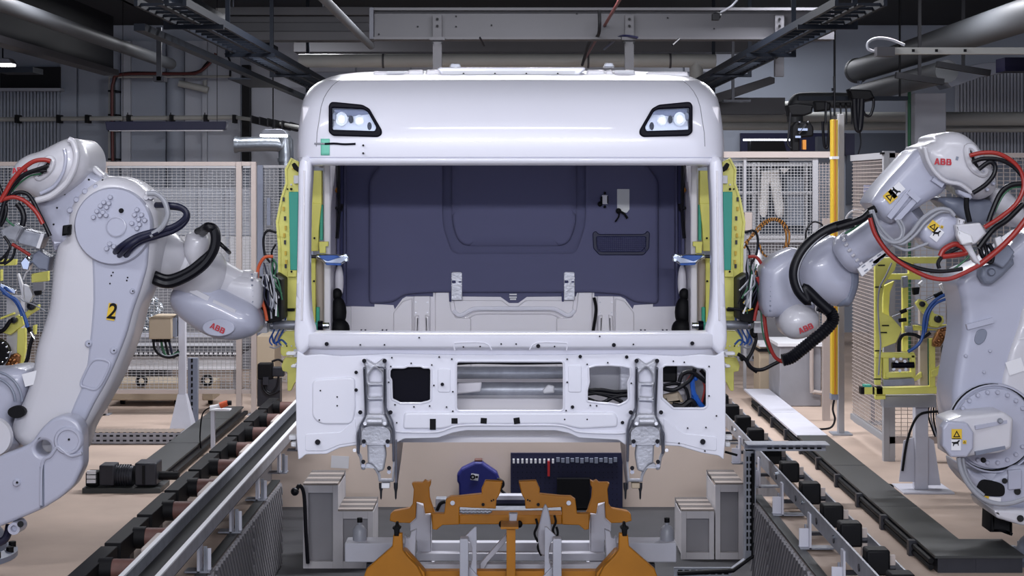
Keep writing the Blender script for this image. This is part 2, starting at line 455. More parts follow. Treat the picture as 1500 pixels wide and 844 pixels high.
tag(G().ball(W(1050,23,15.2), m2(7,15.2), 1,.8,.8, 10, 8).bp(1044,20,1054,29,15.16,15.25).build('junction_box', 'black_print'), 'small black socket box hanging in front of the cross beam, right end', 'box')
for x,y,dx,dy in ((703,55,6,12),(985,66,10,-9)):
    tag(G().tube([W(x,y,15.8),W(x+dx,y+dy,15.9)], 0.01, 6, 0).build('cable', 'hose_black'), 'short black cable end under the cross beam, %s' % ('left of the reddish conduit' if x < 800 else 'right of the reddish conduit'), 'cable')

def ladder(sx, lab):
    t = thing('cable_tray', lab, 'cable tray')
    for x in (-0.16, 0.16): G().box(sx*2.3+x-0.012, sx*2.3+x+0.012, 11.2, 21.5, 3.33, 3.385).build('side_rail', 'tray_dark', t)
    G().box(sx*2.3-0.02, sx*2.3+0.02, 11.2, 21.5, 3.335, 3.345).build('centre_strip', 'tray_dark', t)
    for k in range(41): G().box(sx*2.3-0.16, sx*2.3+0.16, 11.3+k*0.245, 11.325+k*0.245, 3.34, 3.36).build('rung', 'tray_dark', t)
    for y in (12.5, 15.2, 18.0, 21.2):
        G().box(sx*2.52-0.02, sx*2.52+0.02, y-0.015, y+0.015, 3.295, 4.5).build('hanger_rod', 'tray_dark', t)
        G().box(min(sx*2.10, sx*2.54), max(sx*2.10, sx*2.54), y-0.02, y+0.02, 3.295, 3.328).build('hanger_arm', 'tray_dark', t)
ladder(-1, 'ladder cable tray running under the ceiling left of the cab')
ladder(1, 'ladder cable tray running under the ceiling right of the cab')
tag(G().box(-2.65,-2.57,12,24.5,3.24,3.29).box(-2.9,-2.65,17.5,19,3.24,3.255).build('trunking', 'tray_dark'), 'bluish metal trunking beside the left ladder tray', 'trunking')
# left overhead
t = thing('roof_girder', 'pale girder running lengthwise below the dark ceiling, far left', 'beam')
G().box(-5.17,-4.98,9,21.7,3.55,3.62).build('flange', 'beam_grey', t); G().box(-5.1,-5.05,9,21.7,3.62,4.3).build('web', 'black_print', t)  # web blackened: the dark above the flange is put into its colour
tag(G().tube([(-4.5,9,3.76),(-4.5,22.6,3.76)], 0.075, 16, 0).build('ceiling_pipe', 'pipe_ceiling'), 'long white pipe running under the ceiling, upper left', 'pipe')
tag(G().box(-3.3,-2.95,10,24.0,3.72,3.75).box(-3.3,-3.27,10,24.0,3.72,4.1).build('overhead_panel', 'tray_dark'), 'dark blue-grey overhead panel between the white pipe and the left ladder tray', 'panel')
tag(G().bp(229,40,236,118,20,20.05).bp(224,112,240,119,20,20.2).build('hanging_strut', 'dark_steel'), 'dark vertical strut hanging in front of the left white pipe', 'strut')
t = thing('conduit', 'white conduit frame with red and black cables on the left back wall', 'conduit')
G().tube([W(160,240,24.70),W(160,113,24.70),W(338,112,24.70)], 0.018, 8, 0).build('pipe', 'pipe_white', t)
G().tube([W(165,236,24.65),W(164,150,24.65),W(166,120,24.65),W(180,109,24.65),W(270,108,24.65),W(290,106,24.65),W(308,92,24.65),W(316,78,24.65)], 0.022, 8).build('cable', 'red_cable', t)
G().tube([W(168,236,24.68),W(167,150,24.68),W(169,116,24.68),W(190,107,24.68),W(280,107,24.68),W(302,94,24.68),W(311,80,24.68)], 0.02, 8).build('cable', 'hose_black', t)
G().tube([W(330,78,24.65),W(337,90,24.65),W(337,112,24.65)], 0.016, 8).build('cable', 'hose_black', t)
for y in (132,167,190,232): G().bp(158,y,171,y+2.5,24.66,24.94).build('clip', 'black_print', t)
tag(G().tube([W(262,122,24.6),W(280,126,24.6),W(305,132,24.6)], m2(5,24.6), 12, 3).tube([W(300,118,24.7),W(300,130,24.7)], m2(3,24.6), 8, 0).build('wall_pipe', 'pipe_white'), 'short white pipe stub on the back wall beside the conduit', 'pipe')
tag(G().bp(354,95,365,236,24.6,24.8).build('downpipe', 'black_print'), 'black vertical pipe on the back wall left of the cab', 'pipe')
t = thing('wall_pipe', 'thin white pipe with black clamps along the left back wall', 'pipe')
G().tube([W(-20,175,24.4),W(345,172,24.4)], m2(3.4,24.4), 10, 0).build('pipe', 'pipe_white', t)
for x in (23,84,126,187,250,300,342): G().bp(x-2,168,x+2,180,24.25,24.5).build('clamp', 'black_print', t)
t = thing('flexible_hose', 'pale hose with ribs sagging right of the black wall pipe', 'hose')
G().tube([W(345,172,24.4),W(375,176,24),W(405,181,23),W(440,187,22)], m2(3,23), 10).build('pipe', 'pipe_white', t)
for x, y in ((368,175),(380,177),(392,179),(402,181),(413,182.5),(425,184.5)): G().bp(x-1,y-6,x+1,y+5,22.4,24).build('clamp', 'black_print', t)
t = thing('tube_lamp', 'dark hanging tube lamp fitting in front of the left back wall', 'lamp')
G().plate(fillet([(154,178),(332,178),(330,190),(156,191)],2), 20, 0.12, 0.005).build('housing', 'navy_board', t)
G().bp(160,190.2,326,192,20.02,20.1).build('tube', 'label_white', t)
for x in (187,250,300): G().tube([W(x,178,20.05),W(x,165,20.05)], 0.006, 6, 0).build('hanger', 'black_print', t)
G().tube([W(180,178,20.05),W(180,-20,20.05)], 0.004, 5, 0).build('hanger', 'black_print', t); G().tube([W(318,178,20.05),W(318,-20,20.05)], 0.004, 5, 0).build('hanger', 'black_print', t)
t = thing('ventilation_duct', 'silver spiral ventilation duct with an elbow left of the cab', 'duct')
G().tube([W(346,212,22),W(400,211,22),W(414,215,22),W(419,226,22),W(419,516,22)], m2(11,22), 18, 5).build('pipe', 'duct_silver', t)
G().cyl(W(344,212,22),W(349,212,22), m2(12.5,22)).build('collar', 'duct_silver', t); G().cyl(W(419,232,22),W(419,237,22), m2(12.5,22)).build('collar', 'duct_silver', t)
def hanging_lamp(px, py, w, Y, lab):
    t = thing('hanging_lamp', lab, 'lamp', 'hanging lamps by the left wall')
    G().plate(fillet([(px-w*.6,py-8),(px+w*.6,py-8),(px+w,py),(px-w,py)],1.5), Y, 0.2, 0.01).build('shade', 'galv', t)
    G().bp(px-w*.9,py,px+w*.9,py+3.2,Y+0.02,Y+0.18).build('diffuser', 'lamp_on', t)
    p = W(px,py-8,Y+.1); G().tube([p,(p.x,p.y,4.5)], .008, 6, 0).build('suspension', 'black_print', t)
hanging_lamp(400, 197, 21, 21, 'small lit hanging lamp just left of the cab'); hanging_lamp(4, 93, 14, 19, 'lit lamp cut off by the left edge, under the dark ceiling')
tag(G().bp(-5,98,48,106,18,18.4).build('lamp_cover', 'tray_dark'), 'slim dark overhead cover below the lamp at the left edge', 'panel')

# right overhead
t = thing('ceiling_pipe', 'thick white pipe running lengthwise under the ceiling, upper right', 'pipe')
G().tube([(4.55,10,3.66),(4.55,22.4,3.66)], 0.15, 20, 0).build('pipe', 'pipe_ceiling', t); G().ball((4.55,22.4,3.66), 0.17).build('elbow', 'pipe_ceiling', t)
t = thing('ceiling_pipe', 'second white pipe below the thick pipe, turning sideways at its far end', 'pipe')
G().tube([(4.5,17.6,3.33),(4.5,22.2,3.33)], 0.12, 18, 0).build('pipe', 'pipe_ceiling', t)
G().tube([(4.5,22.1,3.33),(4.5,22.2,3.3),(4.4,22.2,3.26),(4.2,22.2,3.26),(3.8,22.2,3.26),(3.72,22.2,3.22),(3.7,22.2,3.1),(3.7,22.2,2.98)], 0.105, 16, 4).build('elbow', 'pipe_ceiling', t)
for p in ((4.5,22.0,3.46),(4.2,22.2,3.38)): G().cyl(p, Vector(p)+Vector((0,0,.04)), 0.03, n=10).build('valve', 'chrome', t)
for y, r, x0, x1, lab in ((180,8,1050,1332,'white'),(193,6,1050,1332,'thin white'),(165,9,1045,1160,'grey')):
    tag(G().tube([W(x0,y-8,23.5),W(x1,y-8,23.5)], m2(r,23.5), 14, 0).build('wall_pipe', 'pipe_white'), lab+' horizontal pipe behind the hanging tools, right of the cab, %s' % {180:'middle one',193:'lowest',165:'highest'}[y], 'pipe')
tag(G().tube([W(1380,174,22),W(1560,174,22)], m2(10,22), 16, 0).build('wall_pipe', 'pipe_white'), 'thick white horizontal pipe at the right edge, right of the column', 'pipe')
tag(G().tube([W(1380,189,22.6),W(1560,189,22.6)], m2(5,22), 12, 0).build('wall_pipe', 'pipe_white'), 'thin pipe right below the thick white pipe at the right edge', 'pipe')
t = thing('column', 'pale concrete column behind the right robot with a haunched beam on top', 'column')
G().bp(1340,136,1386,480,21,21.5).build('shaft', 'wall_light', t, bev=0.01)
G().plate([(1338,138),(1340,116),(1380,112),(1394,128),(1440,112),(1520,98),(1520,86),(1440,92),(1376,104),(1330,112),(1330,132)], 20.9, 0.6, 0.01).build('haunch', 'wall_grey', t)
tag(G().tube([W(1332,118,20.8),W(1332,530,20.8)], m2(2.6,20.8), 10, 0).build('downpipe', 'hose_green'), 'slim green pipe beside the concrete column', 'pipe')
tag(G().bp(1036,143,1150,167,22,22.3).build('roof_beam', 'beam_grey'), 'pale beam right of the cab roof', 'beam')
tag(G().plate([(1040,140),(1128,112),(1135,114),(1135,122),(1060,148),(1040,150)], 21.5, 0.15, 0.005).build('bracing_beam', 'beam_grey'), 'slanting pale brace below the right ladder tray', 'beam')
tag(G().bp(1072,-29,1076,148,19.5,19.54).bp(1060,146,1100,149,19.4,19.6).build('hanging_strut', 'dark_steel'), 'thin dark strut under the right ladder tray', 'strut')
t = thing('strip_light', 'long white strip light fitting, upper right', 'lamp')
G().bp(1308,69.5,1540,79,14.5,14.58).build('housing', 'pipe_white', t); G().bp(1285,68.5,1311,82,14.48,14.6).build('end_box', 'beam_grey', t)
for x in (1336,1370,1412): G().bp(x,72,x+4,76,14.49,14.5).build('clip', 'black_print', t)
tag(G().tube([W(1325,66,14.6),W(1305,58,14.6),W(1285,56,14.6),W(1272,62,14.6),W(1272,72,14.6),W(1283,76,14.6)], 0.012, 8).build('cable', 'hose_grey'), 'pale cable looping into the strip light, upper right', 'cable')
for px0,py0,px1,py1,lab in ((1312,110,1382,120,'left'),(1372,94,1450,107,'right')):
    pm = (W(px0,py0,17)+W(px1,py1,17))/2
    tag(G().bar(W(px0,py0,17),W(px1,py1,17),0.07,0.06).box(pm.x-.015,pm.x+.015,16.985,17.015,pm.z,4.5).build('sprinkler_arm', 'black_print'), 'black bracket arm under the strip light, %s one' % lab, 'bracket')
tag(G().bp(1472,84,1520,104,16,16.3).build('floodlight', 'black_gloss'), 'black floodlight box at the right edge, below the strip light', 'lamp')
# balancers and hanging tools
t = thing('hanging_tool', 'black hanging power tool with an amber handle, right of the cab', 'tool')
G().plate(fillet([(1153,154),(1166,151),(1192,154),(1190,166),(1178,170),(1156,170)],2), 18, 0.2, 0.02).build('balancer', 'black_rubber', t)
G().plate(fillet([(1160,186),(1166,178),(1186,178),(1192,186),(1192,200),(1172,202),(1172,223),(1160,223)],3), 18, 0.14, 0.02).build('tool_body', 'black_rubber', t)
G().bp(1176,205,1181,219,17.95,18.02).build('grip', 'amber', t)
G().tube([W(1170,196,17.95),W(1180,182,17.95)], 0.012, 6, 0).build('link', 'chrome', t)
for x in (1171.5,1183.5): G().ball(W(x,178.5,17.97), m2(2.2,18), u=10, v=8).build('shackle', 'chrome', t)
G().bp(1169,188,1183,191.5,17.94,18).build('clip', 'chrome', t); G().bp(1165,199,1173,202,17.94,18).build('clip', 'chrome', t)
G().tube([W(1158,165,18),W(1156,190,18),W(1154,210,18),W(1159,217,18)], 0.012, 6).build('cable', 'hose_black', t)
t = thing('cable_festoon', 'black cable loops hanging from a dark trolley rail, right of the cab', 'cable')
G().bp(1170,141,1330,147,19,19.1).build('rail', 'tray_dark', t)
for x in (1222.5,1318): p = W(x,141,19.05); G().tube([p,(p.x,p.y,4.5)], .012, 6, 0).build('suspension', 'black_print', t)
G().plate(fillet([(1192,148),(1210,148),(1218,152),(1216,162),(1194,164)],2), 18.8, 0.1, 0.02).build('trolley', 'black_rubber', t)
G().plate(fillet([(1242,130),(1276,132),(1282,144),(1270,148),(1248,146)],2), 18.8, 0.15, 0.02).build('trolley', 'black_rubber', t)
for x in (1213,1227,1235,1243): G().plate(fillet([(x-4,150),(x+4,150),(x+3,156),(x-3,156)],1), 18.9, 0.06, 0.01).build('trolley', 'black_rubber', t)
def loop(x0, x1, y0, y1, r=0.016): G().tube([W(x0,y0,18.8),W(x0+1,(y0+y1)/2,18.8),W(x0+(x1-x0)*.3,y1-2,18.8),W(x0+(x1-x0)*.7,y1-1,18.8),W(x1-1,(y0+y1)/2,18.8),W(x1,y0,18.8)], r, 8).build('cable_loop', 'hose_black', t)
loop(1205,1215,178,216); loop(1252,1263,145,190,0.03); loop(1262,1280,145,170); loop(1253,1258,145,188,0.02)
G().tube([W(1210,150,18.8),W(1209,180,18.8)], 0.014, 6).build('cable', 'hose_black', t)
G().tube([W(1222,112,18.9),W(1222.5,170,18.9)], 0.012, 6).build('cable', 'hose_black', t)
G().tube([W(1259,188,18.9),W(1261,210,18.9),W(1257,226,18.9)], 0.008, 6).build('cable', 'hose_black', t)
for x in (1216,1231,1239,1247): G().tube([W(x,155,18.9),W(x+1,172,18.9),W(x+.5,182,18.9)], 0.01, 6).build('cable', 'hose_black', t)
tag(G().bp(1239,196,1252,227,21,21.1).build('wall_cabinet', 'navy_board'), 'dark blue panel behind the grey post, right of the cab', 'panel')
tag(G().bp(1198,200,1226,224,22,22.2).build('wall_cabinet', 'wall_dark'), 'grey-blue cabinet behind the hanging tools', 'cabinet')
tag(G().plate([(1100,206),(1148,206),(1157,239),(1100,239)], 21, 0.3).build('machine_hood', 'black_print'), 'black hood behind the mesh fence right of the cab', 'hood')
tag(G().bp(1090,203.5,1160,206,21.02,21.12).build('strip_light', 'tube_on'), 'bluish light strip above the black hood, right of the cab', 'lamp')

# ---- ceiling luminaires that light the hall (above and behind the frame; far pair added, hidden by beams)
for i, (x, y, z, L, wt, tilt) in enumerate(LAMPS):
    t = thing('ceiling_luminaire', ['left lamp of the front row over the aisle','middle lamp of the front row over the aisle','right lamp of the front row over the aisle','left lamp of the row behind the viewer','right lamp of the row behind the viewer','lamp over the cab','lamp over the left cell','lamp over the right cell','lamp over the far left aisle','lamp over the far right aisle'][i]+', long white ceiling fitting', 'lamp', 'ceiling luminaires of the hall')
    M = Matrix.Translation((x,y,z)) @ Matrix.Rotation(R(tilt), 4, 'X')
    for nm, (a,b,c,d,e,f), m in (('housing',(-L/2-.05,L/2+.05,-.16,.16,.03,.10),'pipe_white'),('reflector',(-L/2,L/2,-.15,.15,.012,.03),'label_white')):
        gg = G(); gg.box(a,b,c,d,e,f); gg.bm.transform(M); gg.build(nm, m, t)
    for dy in (-.07,.07):
        gg = G(); gg.cyl((-L/2,dy,-.01),(L/2,dy,-.01),.014,n=8); gg.bm.transform(M); gg.build('tube', 'tube_on', t)
    for dx in (-L/2.5, L/2.5):
        p = M @ Vector((dx,0,.08)); G().tube([p,(p.x,p.y,4.5)], 0.01, 6, 0).build('suspension', 'galv', t)
    ld = bpy.data.lights.new('lamp_light', 'AREA'); ld.shape = 'RECTANGLE'; ld.size = L; ld.size_y = 0.26; ld.energy = wt; ld.color = LAMP_RGB
    lo = bpy.data.objects.new('lamp_light', ld); COL.objects.link(lo); lo.parent = t
    lo.matrix_local = M @ Matrix.Translation((0,0,-0.05))
# ================================================================ TRUCK CAB
CAB = thing('truck_cab', 'unfinished white truck cab shell without doors or windscreen, held between two robots', 'truck cab')
def urow(py, Yf, hw, rc=0.2, bow=0.035, Yr=11.95):
    Ym = Yf+0.1; z = H-(py-CY)/F*Ym; w = hw/F*(Yf+rc*0.8)
    pts = [Vector((-w, Yr, z)), Vector((-w, (Yr+Yf+rc)/2, z))]
    for k in range(9):
        a = math.pi/2*k/8
        pts.append(Vector((-w+rc-rc*math.cos(a), Yf+rc-rc*math.sin(a)+bow*0, z)))
    x0 = w-rc
    for k in range(1, 24):
        x = -x0+2*x0*k/24
        pts.append(Vector((x, Yf-bow*(1-(x/x0)**2)**1.0, z)))
    for k in range(9):
        a = math.pi/2*(1-k/8)
        pts.append(Vector((w-rc+rc*math.cos(a), Yf+rc-rc*math.sin(a), z)))
    pts += [Vector((w, (Yr+Yf+rc)/2, z)), Vector((w, Yr, z))]
    return pts
def loft(rows, captop=False):
    g = G(); V = [[g.bm.verts.new(p) for p in r] for r in rows]
    for A, B in zip(V, V[1:]):
        for k in range(len(A)-1): g.face((A[k], A[k+1], B[k+1], B[k]))
    if captop: g.face(V[-1])
    return g
# (py, front depth, half width px, corner radius)
HR = [(243,10.14,306,.16),(243,10.05,308,.2),(241,10.0,309,.21),(238,9.985,310.5,.22),(234,9.98,312,.22),(232.2,9.985,312.5,.22),(231.4,9.998,312.5,.22),(230.4,9.985,313.5,.22),
      (215,9.98,313.5,.22),(195,9.985,312.5,.22),(175,10.0,310.5,.23),(158,10.03,308,.23),(145,10.07,305,.24),(135,10.12,300.5,.25),(127,10.17,294,.25),(122,10.21,288,.25),(120,10.225,285,.25),(118.6,10.24,283,.25),(118,10.27,281,.25),
      (115,10.36,275,.25),(111.5,10.5,266,.25),(108.5,10.7,254,.25),(106.5,10.95,236,.25),(105.5,11.2,215,.25)]
loft([urow(a,b,c,d) for a,b,c,d in HR], True).build('roof_header', 'cab_paint', CAB, sm=60)
# A pillars, side structure
def both(fn):
    fn(lambda p: p, 1); fn(mir, -1)
def side(fl, s):
    G().plate(fl(spoly([(438,236),(436,300),(434.5,380),(432.5,450),(430.5,500),(440,520),(456,505),(460,487),(455,465),(452.5,430),(452,380),(453,300),(455,236)],4)), 10.0, 0.17, 0.03, res=3).build('a_pillar', 'cab_paint', CAB)
    G().plate(fl([(444,250),(447,250),(445.5,380),(443.5,470),(440.5,470),(442.5,380)]), 9.992, 0.02, 0.004).build('pillar_flange', 'cab_paint_in', CAB)
    x0, x1 = sorted((-s*1.235, -s*1.19))
    G().box(x0,x1,11.28,11.95,0.62,2.6).build('b_pillar', 'cab_paint_in', CAB, bev=0.01)
    G().box(x0,x1,10.1,11.3,0.58,0.82).build('door_sill', 'cab_paint_in', CAB, bev=0.01)
    G().box(x0,x1,10.1,11.95,2.42,2.62).build('roof_side_rail', 'cab_paint_in', CAB, bev=0.01)
    # interior side trim
    xi = -s*1.185
    for k, (ya, yb, m) in enumerate(((11.62,11.68,'lining'),(11.72,11.76,'lining_dark'),(11.80,11.9,'lining'))):
        x0, x1 = sorted((xi, xi+s*(0.02+0.012*k)))
        G().box(x0,x1,ya,yb,1.32,2.35).build('side_trim', m, CAB, bev=0.006)
    G().tube([(xi+s*.03,11.45,2.3),(xi+s*.03,11.47,2.1),(xi+s*.035,11.42,1.95),(xi+s*.03,11.36,1.8)], 0.012, 8).build('wiring', 'hose_black', CAB)
    G().tube([(xi+s*.02,11.4,2.0),(xi+s*.04,11.5,1.98),(xi+s*.04,11.58,2.02)], 0.01, 8).build('wiring', 'hose_black', CAB)
    G().ball((xi+s*.02,11.5,2.12), 0.02, u=10, v=8).build('grommet', 'amber', CAB)
    G().ball((xi+s*.03,11.45,1.30), 0.055, 1, .8, 1.9, 14, 10).ball((xi+s*.04,11.42,1.19), 0.07, 1.0, .8, 1.0, 14, 10).ball((xi+s*.02,11.46,1.42), 0.035, 1, .8, 1.2, 14, 10).build('foam_block', 'black_rubber', CAB)
    G().plate(fl(rect(489,236,496.5,452,1)), 11.74, .1, .01).build('side_trim', 'trim_navy', CAB); G().plate(fl(rect(498.5,236,505,450,1)), 11.80, .08, .01).build('side_trim', 'trim_navy', CAB); G().plate(fl(rect(496.8,236,498.2,452,.3)), 11.76, .1).build('side_trim', 'black_gloss', CAB); G().plate(fl(rect(486.5,236,488.5,452,.5)), 11.7, .03, .004).build('side_trim', 'black_gloss', CAB)
    G().ball((xi+s*.03,11.5,1.5), 0.06, .5, .6, 2.0, 12, 10).build('pillar_cover', 'cab_paint_in', CAB)
both(side)
# cowl: extruded section across the front below the windscreen
def cowl():
    prof = [(10.10,486.5),(10.0,487),(9.968,488.5),(9.955,491),(9.955,505),(9.962,508.5),(9.99,511),(10.04,514),(10.05,520),(10.045,532),(10.07,532),(10.10,500)]
    g = G(); rows = []
    for px in (438,455,470,600,748,896,1026,1041,1058):
        e = {438:.10,455:.035,470:.012,1026:.012,1041:.035,1058:.10}.get(px, 0)
        rows.append([g.bm.verts.new((W(px,0,10).x, Y+e-(0.02*(1-((px-748)/310)**2)), W(0,py,10).z)) for Y, py in prof])
    for A, B in zip(rows, rows[1:]):
        for k in range(len(A)): g.face((A[k], A[(k+1)%len(A)], B[(k+1)%len(A)], B[k]))
    g.face(rows[0]); g.face(rows[-1])
    return g
cw = cowl().build('cowl', 'cab_paint', CAB, sm=50)
c3 = lambda pl: [(420+x/3.247, 480+y/3.247) for x, y in pl]
c4 = lambda pl: [(740+x/3.247, 480+y/3.247) for x, y in pl]
bl = [(500,522),(470,519),(447,521),(435,514),(433,560),(434,640),(437,674),(441,672),(448,666),(478.5,665.5),(497,656.5),(518,653),(579,650),(592,643),(641.7,642),(663,634.5),(682,631)]
outer = bl+[(814,631),(833,635),(848,641.7),(906,645),(915.5,652),(974,653),(995,654),(1029,664),(1053,668),(1060,674),(1063,640),(1063,560),(1061,514),(1049,521),(1026,519),(996,522),(930,518),(830,520),(748,520),(670,520),(570,518)]
hA = fillet(c3([(489,203),(500,190),(560,190),(575,183),(640,183),(650,190),(680,190),(688,200),(687,345),(675,352),(640,360),(540,360),(500,340),(497,250),(488,235)]), 1.5, 3)
hB = rect(668,529,826,602,6)
hC = fillet(c4([(395,190),(430,180),(500,178),(560,182),(595,190),(598,230),(585,260),(588,340),(575,355),(540,370),(500,362),(440,358),(388,350),(388,300),(398,260)]), 2, 3)
hD = fillet(c4([(745,190),(760,178),(890,178),(915,188),(945,190),(960,205),(960,375),(945,385),(800,385),(745,335)]), 2, 3)
FP = G().plate(fillet(outer, 2.5, 3), 10.0, 0.035, 0.006, [hA,hB,hC,hD]).build('front_panel', 'cab_paint', CAB)
def rim(h, r=0.007):
    G().tube([W(x,y,10.0) for x, y in h], r, 8, 0, closed=True).build('stamped_rim', 'cab_paint', FP)
for h in (hA,hB,hC,hD): rim(h)
# pressed shapes of the front panel
def press(poly, t=0.010, b=0.009, Y=10.0, fl=3): G().plate(fillet(poly, fl, 4), Y-t, t+0.01, b, res=3).build('pressing', 'cab_paint', FP)
press([(457,556),(520,552),(521,600),(516,622),(470,622),(457,612)], .012, .012, fl=9)
press([(592,604),(900,604),(905,612),(905,626),(850,629),(820,622),(676,622),(646,629),(590,629)], .016, .014, fl=5)
press([(447,636),(500,633),(520,612),(524,648),(497,652),(476,661),(447,661)], .005, .004, fl=4)
press([(972,612),(1000,635),(1050,640),(1050,661),(1030,659),(997,650),(973,648)], .005, .004, fl=4)
press([(641,540),(660,540),(660,575),(641,575)], .006, .005, fl=4)
press([(832,535),(852,535),(852,575),(832,575)], .006, .005, fl=4)
G().tube([W(x,y,9.988) for x, y in ((575,630),(590,633),(640,633),(662,626),(684,623),(748,623),(814,623),(834,627),(850,633),(905,635),(920,632))], 0.006, 8, 3).build('bead', 'cab_paint', FP)
for q in ([(800,108),(795,80),(815,72),(940,72),(975,105)],):
    G().tube([W(420+x/3.247,480+y/3.247,9.935) for x, y in q], 0.004, 8, 3).build('bead', 'cab_paint', cw)
    G().tube([W(1496-420-x/3.247,480+y/3.247,9.935) for x, y in q], 0.004, 8, 3).build('bead', 'cab_paint', cw)
sm_ = c3([(330,213),(330,297),(495,185),(690,178),(740,270),(515,367),(680,373),(700,275),(790,305),(790,398),(760,378),(523,453),(485,260),(240,330),(160,300),(155,440),(240,372),(725,140),(785,150),(500,143),(592,170),(605,377)])+c4([(357,138),(578,140),(320,378),(558,452),(295,150),(295,260),(290,395),(390,175),(488,167),(600,265),(435,372),(852,165),(800,160),(722,195),(722,265),(970,325),(970,185),(955,475),(868,478),(390,437),(283,437),(1005,420),(950,587),(827,550),(405,370)])
for i, (x, y) in enumerate(sm_):
    big = i in (0,1,4,22,23,24,25)
    G().cyl(W(x,y,10.005), W(x,y,9.982 if abs(x-650)>12 and abs(x-842)>12 else 9.975), m2(2.6 if big else 1.2,10), n=10).build('bolt_hole', 'black_gloss', FP)
for x, y in c3([(147,545)])+c4([(940,543)]): G().cyl(W(x,y,10.005), W(x,y,9.97), m2(4,10), n=14).build('bolt_hole', 'black_gloss', FP)
for x, y in c3([(190,78),(350,82),(465,82),(1020,78),(840,92),(920,90),(630,48)])+c4([(157,88),(517,83),(890,75),(235,90),(610,80),(52,78),(450,42)]):
    r = 3 if (x,y) in c3([(190,78)])+c4([(157,88),(517,83),(890,75)]) else 1.2
    G().cyl(W(x,y,9.99), W(x,y,9.925), m2(r,10), n=10).build('bolt_hole', 'black_gloss', cw)
for (x, y), w, h, r in zip(c3([(695,460),(798,444),(937,443)])+[(757,616.5)], (8.8,9,9,9), (16,8,8,9), (0,0,4,-8)):
    gg = G(); gg.flat(rect(-m2(w/2,10),-m2(h/2,10),m2(w/2,10),m2(h/2,10)), 0.003, 0, (), PM(x,y,9.982,-r)); gg.build('tape_patch', 'black_print', FP)
# behind the openings
G().bp(566,532,638,598,10.06,10.1).build('cover_plate', 'black_gloss', CAB)
CB = G().cyl(W(640,546,10.5),W(850,546,10.5),m2(9,10.5)).build('dash_beam', 'galv', CAB)
G().cyl(W(640,571,10.6),W(850,571,10.6),m2(11,10.6)).build('dash_beam', 'galv', CAB)
G().bp(640,584,850,606,10.4,10.7).build('dash_beam', 'cab_paint_in', CAB, bev=0.01)
G().plate(fillet([(670,562),(706,560),(704,574),(668,578)],3), 10.3, 0.05, 0.01).build('duct_piece', 'cab_paint_in', CAB)
G().plate(fillet([(795,572),(803,564),(812,566),(812,576),(796,577)],2), 10.3, 0.04, 0.01).build('duct_piece', 'label_white', CAB)
G().tube([W(666,533,10.2),W(700,531,10.2),W(760,532,10.2),W(826,531,10.2)], 0.01, 8).build('wiring', 'hose_black', CAB)
G().bp(863,534,912,575,10.35,10.6).build('control_box', 'grey_steel', CAB, bev=0.01); G().bp(908,534,926,596,10.3,10.6).build('control_box', 'casting', CAB, bev=0.01)
for pts in ([(858,572),(880,571),(900,574),(925,573)],[(858,566),(866,574),(890,580),(912,589)],[(860,584),(880,590),(900,582),(925,577)],[(858,578),(876,576),(900,579),(926,580)]):
    G().tube([W(x,y,10.2) for x, y in pts], 0.011, 8).build('wiring', 'hose_black', CAB)
G().bp(968,533,992,560,10.3,10.5).build('control_box', 'black_rubber', CAB, bev=0.01); G().bp(1004,533,1040,600,10.45,10.6).build('bulkhead', 'grey_steel', CAB)
G().bp(968,560,1004,600,10.5,10.6).build('bulkhead', 'cab_paint_in', CAB)
G().plate(fillet([(970,580),(995,574),(1003,590),(975,594)],3), 10.25, 0.08, 0.02).build('duct_piece', 'beige_box', CAB)
G().bp(992,534,1006,550,10.28,10.4).build('control_box', 'grey_steel', CAB, bev=0.005)
for k, (pts, m, r) in enumerate((([(995,560),(1000,548),(1012,545),(1024,552),(1034,560)],'hose_black',.013),([(968,568),(985,572),(1000,565),(1012,555),(1018,540)],'hose_black',.013),([(985,594),(1000,596),(1012,588),(1018,596)],'hose_black',.02),([(1014,556),(1016,575),(1024,590),(1030,597)],'clamp_blue',.016),([(1024,550),(1032,566),(1028,590)],'hose_red',.006),([(1005,560),(1012,550),(1018,545)],'hose_red',.006),([(972,565),(990,562),(1005,570),(1010,596)],'hose_black',.01),([(1026,542),(1036,556),(1034,580),(1028,598)],'hose_black',.012))):
    G().tube([W(x,y,10.18+0.01*k) for x, y in pts], r, 8).build('wiring', m, CAB)
G().plate(fillet([(1012,575),(1024,580),(1022,590),(1014,588)],2), 10.2, 0.05, 0.01).build('connector', 'clamp_blue', CAB)
G().ball(W(1019,554,10.22), 0.018, u=10, v=8).build('connector', 'clamp_blue', CAB)
# cab floor and lower rear
G().box(-1.19,1.19,10.3,11.92,0.60,0.64).build('cab_floor', 'cab_paint_in', CAB)
G().box(-1.19,1.19,11.93,11.97,0.62,2.6).build('rear_wall', 'cab_paint_in', CAB)
half = [(504,449),(549,450),(549,446),(576,447.6),(578,454),(590,438),(595,435),(608,435),(616,439.6),(622,435),(635,435),(635,427.5),(659,427.5),(661,435),(678,435),(733,435.5),(745.6,444.5)]
YL = 11.9
lin_poly = [(504,228)]+half+[(1505.0-x, y) for x, y in half[::-1]]+[(1001,228)]
LN = G().plate(lin_poly, YL, 0.025, 0.005).build('rear_lining', 'lining', CAB)
pad = fillet([(563,228),(536,262),(536,452),(546,452),(576,448),(590,438),(635,432),(735,432),(748,440),(757,432),(870,432),(915,438),(929,448),(960,452),(970,452),(970,262),(942,228)], 6, 4)
U = fillet([(642,228),(642,330),(658,378),(848,378),(864,330),(864,228)], 16, 6)
